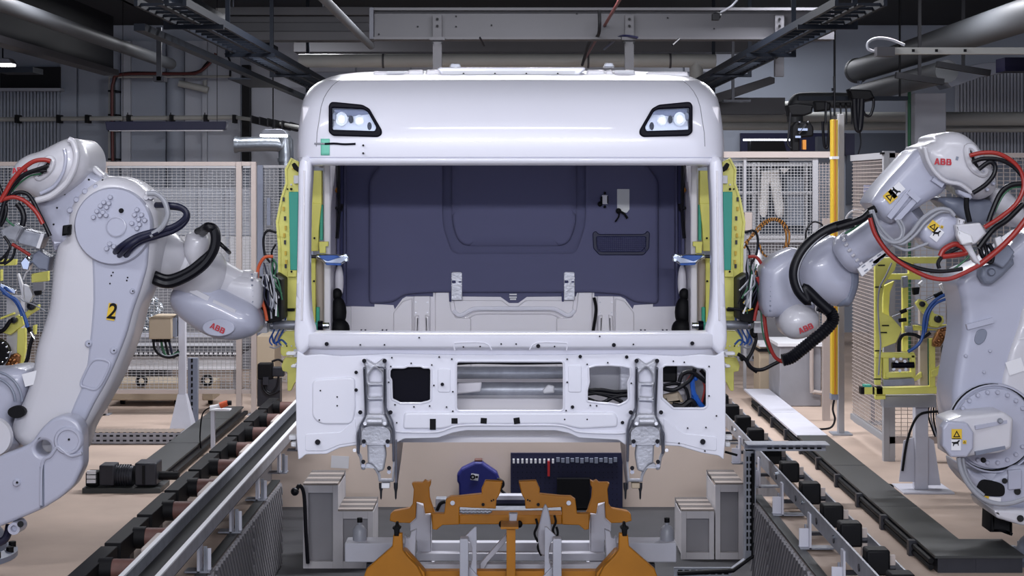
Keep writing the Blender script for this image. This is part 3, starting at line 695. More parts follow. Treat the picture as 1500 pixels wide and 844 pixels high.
G().plate(fillet([(568,228),(540,264),(540,446),(576,443),(592,432),(632,429),(870,429),(912,432),(929,443),(965,446),(965,264),(937,228)],8,4), YL-0.050, 0.055, 0.05, [U], res=4).build('lining_pad', 'lining', LN)
G().plate(fillet([(662,228),(662,330),(674,360),(832,360),(844,330),(844,228)],14,6), YL-0.045, 0.05, 0.044, res=4).build('lining_pad', 'lining', LN)
# net pocket, socket, white sheet, pigtail
PK = G().plate(fillet([(868,341),(873,338),(877,343),(944,343),(948,338),(952,341),(951,364),(943,374),(878,374),(869,364)],3,4), YL-0.065, 0.02, 0.006, [fillet([(874,347),(946,347),(945,362),(939,368.5),(881,368.5),(875,362)],3,4)]).build('net_pocket', 'navy_board', LN)
g = G()
for k in range(24): g.tube([W(876+k*3,346,YL-0.076),W(876+k*3,369,YL-0.076)], 0.002, 4, 0)
for k in range(8): g.tube([W(874,347+k*3,YL-0.076),W(947,347+k*3,YL-0.076)], 0.002, 4, 0)
g.build('netting', 'lining_dark', PK, kind='stuff')
G().plate(fillet([(904,277),(922,277),(922,307),(918,312),(904,308)],1), YL-0.056, 0.004).build('white_sheet', 'paper', LN)
g = G().bp(882,286,890,299,YL-0.090,YL-0.070).build('socket', 'label_white', LN)
G().bp(880,288,882.5,298,YL-0.095,YL-0.070).bp(889.5,287,891,298,YL-0.095,YL-0.070).ball(W(886,283,YL-0.080),.01,u=8,v=6).ball(W(886,303,YL-0.080),.01,u=8,v=6).ball(W(879,299,YL-0.090),.018,u=8,v=6).build('socket_frame', 'black_print', LN)
G().ball(W(906,309,YL-0.090),.02,u=8,v=6).tube([W(906,309,YL-0.090),W(914,313,YL-0.100),W(919,320,YL-0.100)],.009,6).build('pigtail', 'black_print', LN)
G().tube([W(907,312,YL-0.090),W(906,318,YL-0.100),W(901,325,YL-0.100)],.006,6).build('pigtail', 'black_print', LN)
# sheet metal of the rear bulkhead below the lining
YS = 11.86
BH = G().plate([(500,440),(560,440),(576,444),(596,430),(635,422),(660,422),(661,431),(735,431),(748,441),(757,441),(770,431),(844,431),(846,422),(871,422),(900,430),(928,444),(945,440),(1005,440),(1005,540),(500,540)], YL+0.001, 0.02, 0.002).build('bulkhead', 'cab_paint_in', CAB)
def sheet(poly, t=.02, b=.015, f=3, m='cab_paint_in'): return G().plate(fillet(poly,f,4), YL-t, t, b, res=3).build('bulkhead_pressing', m, BH)
sheet([(576,458),(590,441),(604,437),(604,540),(576,540)])
sheet([(606,434),(630,434),(630,540),(606,540)], .035, .006, 2)
for x in (609,626):
    for y in (443,458): G().cyl(W(x,y,YL-.03),W(x,y,YL-.04),.006,n=8).build('rivet', 'casting', BH)
sheet([(607,463),(614,461),(612,540),(604,540)], .055, .02, 2); sheet([(622,461),(629,463),(632,540),(624,540)], .055, .02, 2)
sheet([(637,428),(658,428),(661,455),(668,466),(690,466),(690,540),(637,540)], .02, .012, 3)
sheet([(1505-637,428),(1505-658,428),(1505-661,455),(1505-668,466),(1505-690,466),(1505-690,540),(1505-637,540)][::-1], .02, .012, 3)
arch = [(664,440),(735,440),(746,449),(758,449),(770,440),(841,440),(838,462),(826,460),(810,452),(800,451),(706,451),(694,452),(680,460),(668,462)]
sheet(arch, .018, .012, 3)
G().tube([W(x,y,YL-.015) for x, y in ((664,455),(674,462),(690,454),(702,452),(752,452),(804,452),(816,454),(832,462),(842,455))], 0.016, 8, 4).build('bead', 'cab_paint', BH)
G().tube([W(x,y,YL-.005) for x, y in ((655,490),(672,476),(690,462),(706,458.5),(752,458.5),(800,458.5),(816,462),(834,476),(851,490))], 0.012, 8, 4).build('bead', 'cab_paint_in', BH)
sheet([(1505-576,458),(1505-590,441),(1505-604,437),(1505-604,540),(1505-576,540)][::-1])
sheet([(1505-606,434),(1505-630,434),(1505-630,540),(1505-606,540)][::-1], .035, .006, 2)
sheet([(1505-607,463),(1505-614,461),(1505-612,540),(1505-604,540)][::-1], .055, .02, 2); sheet([(1505-622,461),(1505-629,463),(1505-632,540),(1505-624,540)][::-1], .055, .02, 2)
for x in (879,896):
    for y in (443,458): G().cyl(W(x,y,YL-.03),W(x,y,YL-.04),.006,n=8).build('rivet', 'casting', BH)
for x in (661,826):
    b = G().plate(fillet([(x,400),(x+2,398.5),(x+14,398.5),(x+16,400),(x+16,440),(x,440)],1), YL-.055, 0.045, 0.004).build('bunk_bracket', 'casting', BH)
    G().plate([(x+1,411),(x+6,411),(x+7,414),(x+5,415),(x+1,415)], YL-.058, 0.01).bp(x+11,412,x+15,414,YL-.058,YL-.05).build('slot', 'lining_dark', b)
    G().bp(x,407,x+16,408,YL-.06,YL-.05).bp(x,418,x+16,419,YL-.06,YL-.05).build('fold_line', 'cab_paint_in', b)
    G().bp(x-3,420,x,442,YL-.03,YL).build('gusset', 'lining_dark', b)
G().bp(746,430.5,757,432.5,YL-.03,YL-.01).bp(746,434.5,757,436.5,YL-.03,YL-.01).bp(747,437.5,756,439.5,YL-.03,YL-.01).build('clip', 'label_white', BH)
G().tube([W(870,436,YL-.06),W(873,450,YL-.06),W(872,465,YL-.06),W(868,490,YL-.06)], 0.011, 8).build('wiring', 'black_print', BH)
for x in (532,563,942,974):
    G().bp(x-4,483,x-2,490,YL-.06,YL-.03).bp(x+2,483,x+4,490,YL-.06,YL-.03).bp(x-4,487,x+4,490,YL-.06,YL-.03).build('hook', 'navy_board', BH)
for x in (510, 995): G().bp(x-5,449,x+4,540,YL-.04,YL).build('edge_strip', 'cab_paint_in', BH, bev=.004)
# castings that carry the cab front
k3 = lambda pl: [(510+x/3.84, 510+y/3.84) for x, y in pl]
co = [(75,72),(100,62),(150,92),(195,58),(218,72),(210,110),(205,300),(215,350),(247,405),(264,460),(264,640),(256,755),(170,755),(166,720),(150,690),(130,668),(110,660),(90,690),(72,684),(62,620),(46,590),(42,500),(52,440),(86,390),(100,300),(95,110)]
ch = [[(118,150),(150,108),(190,145),(190,195),(116,195)],[(116,212),(190,208),(192,276),(114,278)],[(114,292),(192,290),(194,366),(180,374),(120,374),(112,366)],[(88,470),(110,452),(200,452),(226,475),(226,516),(205,534),(105,534),(86,512)]]
def casting(fl):
    c = G().plate(fl(fillet(k3(co), 2, 3)), 9.925, 0.06, 0.012, [fl(fillet(k3(h), 3, 4)) for h in ch], res=2).build('suspension_bracket', 'casting', CAB)
    G().plate(fl(fillet(k3([(82,110),(96,108),(108,300),(104,380),(70,440),(62,600),(48,590),(46,480),(92,390)]),1,2)), 9.90, 0.04, 0.008).build('rib', 'casting_dark', c)
    G().plate(fl(fillet(k3([(198,110),(212,108),(216,340),(250,410),(262,470),(262,640),(248,640),(244,470),(206,390),(196,300)]),1,2)), 9.90, 0.04, 0.008).build('rib', 'casting_dark', c)
    G().plate(fl(fillet(k3([(105,372),(198,372),(222,400),(222,440),(80,440),(80,405)]),3,3)), 9.90, 0.05, 0.012).build('cross_web', 'casting', c)
    a, b = fl(k3([(108,412),(190,412)])); G().cyl(W(*a,9.89),W(*b,9.89),m2(5,10),n=16).build('pivot_bar', 'casting', c)
    G().plate(fl(fillet(k3([(105,536),(205,536),(215,600),(200,690),(165,700),(135,655),(110,650)]),3,3)), 9.94, 0.05, 0.012).build('web', 'casting', c)
    for q in ((90,72),(205,72),(68,362),(238,362),(88,525),(222,525),(85,640),(230,675)):
        x, y = fl(k3([q]))[0]; b = G().cyl(W(x,y,9.93),W(x,y,9.885),m2(3.1,10),n=12).build('bolt', 'black_gloss', c)
        x, y = fl(k3([(q[0],q[1]+22)]))[0]
        if q[1] > 500: G().cyl(W(x,y,9.93),W(x,y,9.9),m2(3.0,10),n=12).build('bushing', 'casting_dark', c)
    for q in ((95,425),(205,425),(36,575)):
        x, y = fl(k3([q]))[0]; G().cyl(W(x,y,9.93),W(x,y,9.885),m2(2.6,10),n=10).build('bolt_head', 'casting', c)
    # inner side flange reaching back under the floor, and the lower pins
    pts = fl(k3([(262,515),(262,790)])); x = W(*pts[0],9.97).x; s = 1 if x < 0 else -1
    M = Matrix(((0,0,1,x),(1,0,0,0),(0,1,0,0),(0,0,0,1)))
    z = lambda v: W(0,510+v/3.84,10).z
    g = G(); g.flat([(9.98,z(790)),(9.98,z(515)),(10.75,z(500)),(10.7,z(560)),(10.35,z(690)),(10.1,z(760)),(10.02,z(800))], 0.012, 0.002, (), M); g.build('side_flange', 'casting_dark', c)
    x, y = fl(k3([(210,775)]))[0]; G().bp(x-6,y-4,x+6,y+4,9.94,9.99).build('pad', 'label_white' if x < 748 else 'beige_box', c, bev=.004)
    for q in (185,268):
        x, y = fl(k3([(q,770)]))[0]; G().lathe(W(x,y-3,9.96),(0,0,-1),[(0,0),(.013,0),(.012,.03),(.007,.05),(.005,.09),(0,.1)],10).build('pin', 'dark_steel', c)
casting(lambda p: p); casting(mir)
# roof lamps
l3 = lambda pl: [(420+x/4.967, 90+y/4.967) for x, y in pl]
bz = fillet(l3([(304,318),(322,294),(350,294),(550,314),(597,340),(692,500),(692,532),(665,551),(335,541),(304,515)]), 3, 4)
ls = fillet(l3([(330,338),(555,348),(588,366),(652,480),(640,506),(330,496)]), 2, 3)
def lampr(fl, tilt):
    b = G().plate(fl(bz), 9.955, 0.09, 0.008, [fl(ls)], res=2).build('roof_lamp_bezel', 'black_gloss', CAB)
    G().plate(fl(ls), 10.0, 0.03).build('reflector', 'reflector', b)
    G().plate(fl(ls), 9.962, 0.004, 0.0).build('lens', 'glass_clear', b)
    x, y = fl(l3([(400,420)]))[0]; G().lathe(W(x,y,9.995),(0,-1,0),[(0,0),(m2(8,10),0.0),(m2(9,10),.022),(m2(7.5,10),.022),(0,.004)],18,1.15).build('light_cup', 'label_white', b)
    x, y = fl(l3([(530,430)]))[0]; G().lathe(W(x,y,9.995),(0,-1,0),[(0,0),(m2(6.5,10),0.0),(m2(7.5,10),.022),(m2(6,10),.022),(0,.004)],18,1.1).build('light_cup', 'label_white', b)
    x, y = fl(l3([(395,420)]))[0]; G().ball(W(x,y,9.985), m2(6,10), .75,.3,1.3,14,10).build('lit_element', 'lamp_on', b)
    x, y = fl(l3([(530,425)]))[0]; G().ball(W(x,y,9.985), m2(5.4,10), .9,.3,1.15,14,10).build('lit_element', 'lamp_on', b)
    for q in ((464,420),(600,470),(345,400)):
        x, y = fl(l3([q]))[0]; G().plate(circ(x,y,3.2,10,6), 9.968, 0.02, 0.004).build('divider', 'casting_dark' if q[0] == 345 else 'black_gloss', b)
lampr(lambda p: p, 0); lampr(mir, 0)
def header_point(px, py, off=.004):
    """point on the outside of the roof header"""
    for (a,b,c,d),(a2,b2,c2,d2) in zip(HR[7:], HR[8:]):
        if a >= py >= a2: break
    f = (a-py)/(a-a2); r = [p*(1-f)+q*f for p, q in zip(urow(a,b,c,d), urow(a2,b2,c2,d2))]
    for p, q in zip(r[2:], r[3:]):
        x0_, x1_ = CX+p.x/p.y*F, CX+q.x/q.y*F
        if x0_ <= px <= x1_: f = (px-x0_)/(x1_-x0_); o = p*(1-f)+q*f; o.y -= off; return o
g = G(); nx, ny = 8, 6
V = [[g.bm.verts.new(header_point(470+13*i/nx, 204+24*j/ny)) for i in range(nx+1)] for j in range(ny+1)]
for j in range(ny):
    for i in range(nx): g.face((V[j][i],V[j][i+1],V[j+1][i+1],V[j+1][i]))
tp = g.build('teal_tape', 'teal_pale', CAB); m_ = tp.modifiers.new('thickness','SOLIDIFY'); m_.thickness = .001
G().tube([header_point(476,211.5,.01),header_point(490,211,.009),header_point(505,212,.009),header_point(521,211.5,.009)], 0.006, 8).build('cable_stub', 'black_gloss', CAB)
G().tube([header_point(461,211,.01),header_point(468,211,.01),header_point(477,211.5,.01)], 0.005, 8).build('cable_stub', 'hose_grey', CAB)
for y in (213,224.5): G().cyl(W(532,y,10),W(532,y,9.945),.006,n=8).build('bolt_hole', 'black_print', CAB)
# roof rail and fittings
YR = 10.55
RB = G().plate(fillet([(640,101),(645,98.5),(856,98.5),(858,101),(846,111),(648,111)],2), YR, 0.12, 0.008).build('roof_rail', 'cab_paint', CAB)
G().bp(648,104,842,110,YR-0.01,YR+.01).build('rail_strip', 'label_white', RB)
for x in (679,725,771,817): G().cyl(W(x,108,YR),W(x,108,YR-.015),.006,n=8).build('bolt_hole', 'black_print', RB)
for x0,x1,y in ((545,600,104),(596,622,102),(622,646,102),(858,888,102),(885,900,102.5),(898,932,102.5),(945,1010,105)):
    G().plate(fillet([(x0,y+9),(x0+3,y),(x1-3,y),(x1,y+9)],2), YR, 0.2, 0.01).build('roof_fitting', 'cab_paint_in', CAB)
G().bp(566,104.5,592,107.5,YR-.02,YR+.02).bp(900,103,928,107,YR-.02,YR+.02).build('roof_clip', 'label_white', CAB)
for x0,x1,y in ((658,676,93),(884,900,92)): G().plate([(x0,y+6),(x0+3,y),(x1-3,y),(x1,y+6)], 10.8, 0.1, 0.005).build('roof_eyelet', 'galv', CAB)
# seams of the roof header, lower hinge blocks
for s in (-1,1):
    pts = []
    for a,b,c,d in HR[8:19]:
        r = urow(a,b,c,d); p = r[8] if s < 0 else r[-9]; pts.append(p+Vector((0,-0.0015,0)))
    G().tube(pts, 0.0022, 5, 0).build('panel_seam', 'grey_steel', CAB)
for x0,y0,x1,y1,dy in ((1062,516,1077,521,.3),(1062,535,1070,539,.3),(1062,638,1073,645,.25),(1062,648,1070,655,.2)):
    G().bp(x0,y0,x1,y1,10.1,10.16).build('hinge_block', 'label_white', CAB, bev=.006)
    G().bp(1496-x1,y0,1496-x0,y1,10.1,10.16).build('hinge_block', 'label_white', CAB, bev=.006)
G().tube([W(1062,662,10.15),W(1080,667,10.15)], .008, 6, 0).build('stay_rod', 'black_print', CAB)
# ================================================================ ROBOTS
S = 3.376
def crop(ox, oy, s=S): return lambda pl: [(ox+x/s, oy+y/s) for x, y in pl]
def hose(name, pts, Y, r, m, parent, n=10, ring=0.0, sm=6):
    """pts: px points, optional third value = extra depth"""
    P = [W(p[0], p[1], Y+(p[2] if len(p) > 2 else 0)) for p in pts]
    return G().tube(P, r, n, sm, ring=ring).build(name, m, parent)
def bolt(px, py, Y, r, parent, h=0.018, m='robot_paint', n=10):
    return G().lathe(W(px,py,Y+0.004),(0,-1,0),[(0,0),(m2(r,Y),0),(m2(r,Y),h*.6),(m2(r*.7,Y),h),(0,h)],n).build('bolt', m, parent)
def animal(px, py, Y, size, rot, parent):
    q = [(-.5,.12),(-.44,.2),(-.2,.16),(.15,.18),(.3,.32),(.42,.34),(.5,.22),(.34,.16),(.28,0),(.3,-.3),(.22,-.3),(.18,-.08),(-.18,-.08),(-.3,-.3),(-.38,-.3),(-.32,0),(-.42,.08)]
    gg = G(); gg.flat([(x*size,y*size) for x,y in q], 0.001, 0, (), PM(px,py,Y,rot)); return gg.build('warning_print', 'black_print', parent)
def sticker(px, py, Y, w, h, rot, parent, m='label_white'):
    gg = G(); gg.flat(rect(-w/2,-h/2,w/2,h/2), 0.0015, 0, (), PM(px,py,Y,rot)); return gg.build('sticker', m, parent)
def warn(px, py, Y, s, rot, parent):
    st = sticker(px,py,Y,s,s,rot,parent,'label_yellow')
    gg = G(); gg.flat([(-s*.36,-s*.3),(s*.36,-s*.3),(0,s*.36)], 0.001, 0, [[(-s*.2,-s*.2),(s*.2,-s*.2),(0,s*.17)]], PM(px,py,Y-0.002,rot)); gg.build('warning_print', 'black_print', st)
    return st
def logo(h, M, parent, m='red_print'):
    """three block letters, centred"""
    A = [(0,0),(.3,1),(.56,1),(.86,0),(.62,0),(.57,.2),(.29,.2),(.24,0)]; Ah = [(.345,.38),(.515,.38),(.43,.74)]
    B = fillet([(0,0),(0,1),(.72,1),(.76,.52),(.82,.48),(.8,0)], [0,0,.22,.1,.1,.22], 4); B1 = rect(.24,.6,.5,.82,.06); B2 = rect(.24,.18,.52,.42,.06)
    g = G(); x = -1.37
    for L, hs, w in ((A,[Ah],.95),(B,[B1,B2],.92),(B,[B1,B2],.9)):
        g.flat([((px+x)*h,(py-.5)*h) for px,py in L], 0.002, 0, [[((px+x)*h,(py-.5)*h) for px,py in q] for q in hs], M); x += w
    return g.build('lettering', m, parent)
# ---------------------------------------------------------------- left robot
RL = thing('industrial_robot', 'light grey industrial robot numbered 2, reaching from the left edge to the cab', 'robot', 'industrial robots beside the cab')
c5, c6, c7, c8 = crop(0,180), crop(200,220), crop(0,420), crop(200,440)
LA = G().plate(spoly([(92,345),(100,300),(130,268),(165,258),(203,272),(226,304),(229,345),(222,392),(213,425),(201,455),(190,496),(166,556),(142,601),(122,636),(110,668),(70,676),(36,662),(14,640),(16,615),(30,588),(42,552),(49,512),(59,480),(67,452),(71,420),(74,390),(80,362)],4), 9.7, 0.40, 0.085, res=4).build('lower_arm', 'robot_white', RL)
G().plate(spoly([(140,330),(210,330),(216,378),(207,418),(194,455),(183,494),(160,550),(137,592),(116,630),(92,640),(104,600),(122,555),(130,500),(135,440)],4), 9.694, 0.05, 0.02, res=3).build('face_plate', 'robot_paint', LA)
pk = spoly(c7([(400,485),(420,430),(455,370),(500,360),(540,375),(535,410),(500,480),(470,508),(430,500)]),4)
G().tube([W(x,y,9.694) for x,y in pk], 0.008, 8, 0, closed=True).build('pocket_rim', 'robot_paint', LA)
G().plate([(143+(x-143)*.93,549+(y-549)*.93) for x,y in pk], 9.693, 0.02, 0.004).build('pocket', 'robot_paint', LA)
for x, y, r in c7([(440,282)])[0:1] and [(130.3,503.5,5.5),(167,513.5,5.5),(194.5,426.5,4)]:
    b = bolt(x,y,9.695,r,LA); G().cyl(W(x,y,9.68),W(x,y,9.674),m2(1.2,9.7),n=8).build('hex_socket', 'black_print', b)
for x, y in c5([(545,795),(560,740),(552,755),(632,765),(628,780)]): bolt(x,y,9.695,1.3,LA,.01,'black_print',8)
st = sticker(163.5,457,9.690,m2(12,9.69),m2(25,9.69),-9,LA,'label_yellow')
G().text('2', 0.125, PM(163.5,457,9.687,-8), .001, .002, .12, .85).build('number', 'black_print', st)
sticker(48,554,9.72,m2(28,9.7),m2(19,9.7),15,LA,'label_white')
# elbow housing, motor cover, joint disc
UH = G().plate(spoly(c5([(165,385),(230,345),(330,250),(380,140),(425,150),(437,240),(500,270),(575,300),(645,345),(700,385),(750,470),(762,580),(740,670),(640,700),(420,660),(300,600),(262,640),(238,560),(205,470)]),3), 9.74, 0.45, 0.05, res=3).build('elbow_housing', 'robot_paint', RL)
MC = G().plate(spoly(c5([(22,290),(32,235),(62,188),(110,157),(170,138),(230,108),(290,80),(345,76),(385,100),(412,150),(418,220),(395,270),(340,320),(260,370),(190,388),(100,345),(40,330)]),4), 9.60, 0.62, 0.12, res=5).build('motor_cover', 'robot_white', RL)
G().tube([W(x,y,9.61) for x,y in c5([(180,384),(250,362),(320,305),(362,235),(378,160),(362,98),(340,82)])], 0.018, 10).build('cover_flange', 'robot_white', MC)
G().tube([W(x,y,9.60) for x,y in c5([(200,350),(265,315),(310,250),(325,180),(318,130)])], 0.010, 10).build('cover_bead', 'robot_paint', MC)
oval = spoly(c5([(243,172),(262,186),(255,222),(228,256),(195,275),(180,262),(196,225),(220,192)]),4)
G().plate(oval, 9.592, 0.02).build('cable_port', 'black_rubber', MC)
G().tube([W(x,y,9.594) for x,y in oval], 0.016, 10, 0, closed=True).build('port_rim', 'robot_white', MC)
logo(.032, PM(29,249,9.60,8), MC)
G().plate(fillet(c5([(430,200),(445,198),(510,255),(512,270),(490,272),(440,235)]),2), 9.80, 0.1, 0.02).build('lug', 'robot_white', UH)
JD = G().lathe(W(170,331,9.75),(0,-1,0),[(0,0),(m2(57,9.7),0),(m2(57,9.7),.07),(m2(54.5,9.7),.085),(0,.085)],48).build('joint_disc', 'robot_paint', RL)
G().lathe(W(170,332,9.660),(0,-1,0),[(m2(15,9.7),0),(m2(15,9.7),.004),(m2(13.2,9.7),.006),(m2(13,9.7),.001),(0,.001)],28).build('disc_recess', 'robot_paint', JD)
for q in ((548,368),(516,393),(541,398),(500,411),(530,418),(482,437),(512,443),(465,467),(497,458),(527,457),(680,430),(668,455),(702,455),(688,478),(655,497),(692,503),(680,522),(718,482),(545,598),(530,622),(566,612)):
    x, y = c5([q])[0]; bolt(x,y,9.664,3.8,JD,.022)
x, y = c5([(601,434)])[0]; bolt(x,y,9.664,3.6,JD,.02,'black_print')
for q in ((350,432),(383,380),(425,339),(478,317),(535,315)): bolt(*c5([q])[0],9.738,4.6,UH,.03)
for q in ((375,303),(320,353),(283,420),(266,502),(440,281),(508,283),(565,297)): bolt(*c5([q])[0],9.738,1.5,UH,.01,'black_print',8)
G().plate(fillet(c5([(308,508),(345,503),(342,555),(304,560)]),1.5), 9.66, 0.06, 0.01).build('limit_switch', 'black_print', LA)
# tube fittings right of the disc
for q in ((720,352),(735,370),(712,372),(745,345),(755,365)): G().cyl(W(*c5([q])[0],9.85),W(c5([q])[0][0]+3,c5([q])[0][1]-1,9.7),m2(3.6,9.8),n=10).build('fitting', 'robot_white', UH)
G().plate(fillet(c5([(690,440),(740,420),(780,470),(740,500),(700,480)]),2), 9.78, 0.08, 0.01).build('valve_block', 'yellow_paint', UH)
# forearm and wrist
FA = G().lathe(W(226,372,10.12), W(310,408,10.3)-W(226,372,10.12), [(0,-.06),(.12,-.06),(.165,-.02),(.17,.05),(.15,.11),(.135,.14),(.15,.16),(.15,.22),(.165,.25),(.165,.37),(.13,.42),(0,.43)], 32).build('forearm', 'robot_white', RL)
G().lathe(W(296,400,10.28), W(356,422,10.35)-W(296,400,10.28), [(0,0),(.13,0),(.12,.1),(.1,.2),(.1,.26),(0,.26)], 28).build('forearm_tube', 'robot_white', FA)
G().plate(spoly(c6([(230,430),(262,405),(330,410),(350,460),(330,520),(280,600),(225,520)]),3), 10.02, 0.3, 0.08, res=4).build('forearm_cover', 'robot_white', FA)
WR = G().plate(spoly([(243,440),(250,424),(275,415),(310,420),(345,436),(368,450),(377,468),(374,488),(355,498),(328,501),(298,494),(266,474),(248,456)],4), 10.12, 0.42, 0.12, res=5).build('wrist', 'robot_paint', RL)
G().plate(spoly([(318,400),(345,404),(378,412),(379,452),(360,452),(330,438),(316,420)],4), 10.22, 0.25, 0.07, res=4).build('wrist_cover', 'robot_white', WR)
G().lathe(W(352,428,10.36),(1,0,0),[(0,0),(m2(30,10.3),0),(m2(33,10.3),.02),(m2(33,10.3),.07),(m2(30,10.3),.085),(m2(30,10.3),.11),(0,.11)],32).build('wrist_flange', 'robot_white', WR)
for k in range(7): bolt(369+k*.2,402+k*8,10.23,1.7,WR,.01,'robot_dark',8)
G().plate(circ(320,480,24,28,13), 10.114, 0.02, 0.006).build('badge_plate', 'robot_paint', WR)
logo(.034, PM(319,481,10.11,-25), WR)
for a, b in (((270,690),(360,735)),((380,750),(490,800))):
    p, q = c6([a,b]); G().bar(W(p[0],p[1],10.15),W(q[0],q[1],10.15),.05,.03).build('ridge', 'robot_white', WR)
# hoses of the left robot
hose('cable_hose', [(166,374,.1),(176,362),(200,347),(226.6,339),(253,332.5),(270,321),(272.6,311),(265,304),(250,300.6),(229,300.6,.08)], 9.62, m2(4.6,9.6), 'hose_navy', RL)
hose('cable_hose', [(181,382,.1),(190,366),(205,354),(229,346),(253,338),(268,328),(274,316),(268,306),(250,303,.05)], 9.63, m2(4.8,9.6), 'hose_navy', RL)
hose('cable_hose', [(172,378,.1),(185,364),(203,351),(215,346),(232,340)], 9.6, m2(4,9.6), 'hose_navy', RL)
hose('cable_hose', [(216,284),(228,284),(238,291),(244,303),(245,318),(236,334),(220,345)], 9.6, m2(4,9.6), 'hose_grey', RL)
for off, r in ((0,7.6),(8,5)):
    hose('cable_hose', [(297-off,339,.15),(304,333),(313,336),(316,350-off*.3),(312,368-off*.4),(298-off*.2,388-off),(274,405-off),(247,415-off),(226,409-off),(222,398,.15)], 9.85, m2(r,9.9), 'hose_black', RL)
hose('cable_hose', [(224,408),(222,394),(228,384,.1)], 9.9, m2(6,9.9), 'hose_black', RL)
hose('cable_hose', [(317,352),(330,364),(336,370,.1)], 9.95, m2(3,9.9), 'hose_black', RL)
for k, (pts, m, r) in enumerate((
    ([(250,190),(215,183),(165,192),(110,230),(62,285),(30,340),(0,390)],'hose_red',3.4),([(-20,390),(60,368),(110,380),(150,410),(185,450),(212,500)],'hose_red',3.2),
    ([(240,212),(190,228),(130,250),(80,285),(40,340),(20,400),(5,460),(-10,520)],'hose_black',2.8),([(232,238),(180,240),(120,262),(70,310),(45,350)],'hose_black',2.2),
    ([(10,420),(40,375),(90,345),(135,352),(165,390),(190,440),(220,500),(248,560)],'hose_black',3),([(85,400),(108,430),(118,470),(110,510)],'hose_black',4.2),
    ([(205,252),(150,262),(95,300),(60,340)],'hose_green',1.3),([(-10,300),(20,380),(30,430),(18,480),(0,510)],'hose_black',3),([(25,380),(20,430),(35,480),(70,510)],'hose_green',1.5))):
    hose('cable_hose', [(x,y) for x,y in c5(pts)], 9.50+0.006*k, m2(r,9.5), m, RL)
# valve boxes hanging below the motor cover
VB = G().plate(fillet(c5([(75,570),(120,525),(205,548),(216,565),(190,628),(90,600)]),1.5), 9.85, 0.14, 0.01).build('valve_box', 'galv', RL)
G().plate(fillet(c5([(0,530),(75,495),(110,520),(75,590),(10,570)]),1.5), 9.8, 0.12, 0.01).build('valve_box', 'hose_grey', RL)
G().plate(fillet(c5([(160,650),(190,630),(245,665),(235,735),(190,725),(155,690)]),1.5), 9.9, 0.12, 0.01).build('valve_box', 'robot_dark', RL)
G().plate(fillet(c5([(100,690),(125,660),(150,690),(140,730),(110,725)]),1), 9.86, 0.08, 0.005).build('valve_box', 'chrome', RL)
G().bar(W(*c5([(188,620)])[0],9.82),W(*c5([(212,550)])[0],9.82),.012,.02).build('edge_strip', 'label_white', VB)
hose('cable_hose', c5([(60,600),(110,630),(150,655)]), 9.8, m2(2.5,9.8), 'hose_red', RL)
for pts in ([(20,560),(50,610),(30,650),(0,680)],[(75,620),(60,670),(20,700)],[(40,640),(20,690),(-10,690)]): hose('cable_hose', c5(pts), 9.78, m2(2,9.8), 'hose_black', RL)
# shoulder yoke, pivot and base
YK = G().plate(fillet([(-40,690),(0,668),(30,657),(46,648),(60,628),(76,613),(92,609),(108,613),(118,624),(121,642),(121,684),(108,712),(88,730),(64,745),(30,760),(-5,774),(-60,800),(-60,760)],7,4), 9.5, 0.16, 0.02, [circ(63,657,11.5,22)], res=3).build('shoulder_yoke', 'robot_paint', RL)
G().lathe(W(101,645,9.515),(0,-1,0),[(0,0),(m2(22,9.5),0),(m2(21,9.5),.02),(m2(19,9.5),.028),(m2(16,9.5),.028),(m2(15,9.5),.02),(0,.02)],32).build('pivot_cap', 'robot_paint', YK)
G().cyl(W(101,644,9.5),W(101,644,9.492),m2(1.8,9.5),n=8).build('hex_socket', 'black_print', YK)
G().plate(fillet([(58,684),(64,680),(64,742),(58,745)],1), 9.488, 0.03, 0.006).build('rib', 'robot_dark', YK)
G().tube([W(x,y,9.495) for x,y in ((120,664),(104,668),(92,660),(84,655),(74,668),(62,680),(60,740))], .010, 8).build('rib', 'robot_paint', YK)
b = bolt(25,707,9.5,6,YK,.02); G().cyl(W(25,707,9.485),W(25,707,9.475),m2(1.8,9.5),n=8).build('hex_socket', 'black_print', b)
G().lathe(W(30,768,9.62),(0,-1,0),[(0,0),(m2(10,9.5),0),(m2(9,9.5),.13),(m2(5,9.5),.13),(m2(4.6,9.5),.10),(0,.10)],18).build('lifting_eye', 'robot_paint', YK)
G().cyl(W(30,768,9.53),W(30,768,9.486),m2(4.6,9.5),n=14).build('eye_hole', 'black_print', YK)
G().plate(spoly([(-40,560),(-10,545),(22,541),(38,552),(30,590),(10,620),(20,660),(-40,680)],4), 9.72, 0.45, 0.08, res=4).build('shoulder_housing', 'robot_paint', RL)
for r in (44,34): G().tube([W(-12+r*math.cos(a),588-r*math.sin(a),9.70) for a in [i*math.pi/24 for i in range(0,14)]], .008, 8, 2).build('housing_bead', 'robot_dark', RL)
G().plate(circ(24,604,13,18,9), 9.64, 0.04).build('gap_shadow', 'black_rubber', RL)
G().lathe(W(-10,640,9.66),(0,-1,0),[(0,0),(m2(30,9.6),0),(m2(28,9.6),.03),(0,.03)],28).build('shoulder_cap', 'robot_white', RL)
xb, yb = -3.28, 9.85
G().lathe((xb,yb,0.0),(0,0,1),[(0,0),(.42,0),(.42,.03),(.36,.05),(.34,.14),(.30,.18),(.30,.34),(0,.34)],36).build('base', 'robot_dark', RL)
for k in range(16):
    a = 2*math.pi*k/16; G().cyl((xb+.39*math.cos(a),yb+.39*math.sin(a),.03),(xb+.39*math.cos(a),yb+.39*math.sin(a),.065),.022,n=8).build('anchor_bolt', 'black_rubber', RL)
G().box(xb-.25,xb+.26,yb-.3,yb+.25,.34,.85).build('turret', 'robot_paint', RL, bev=.05)
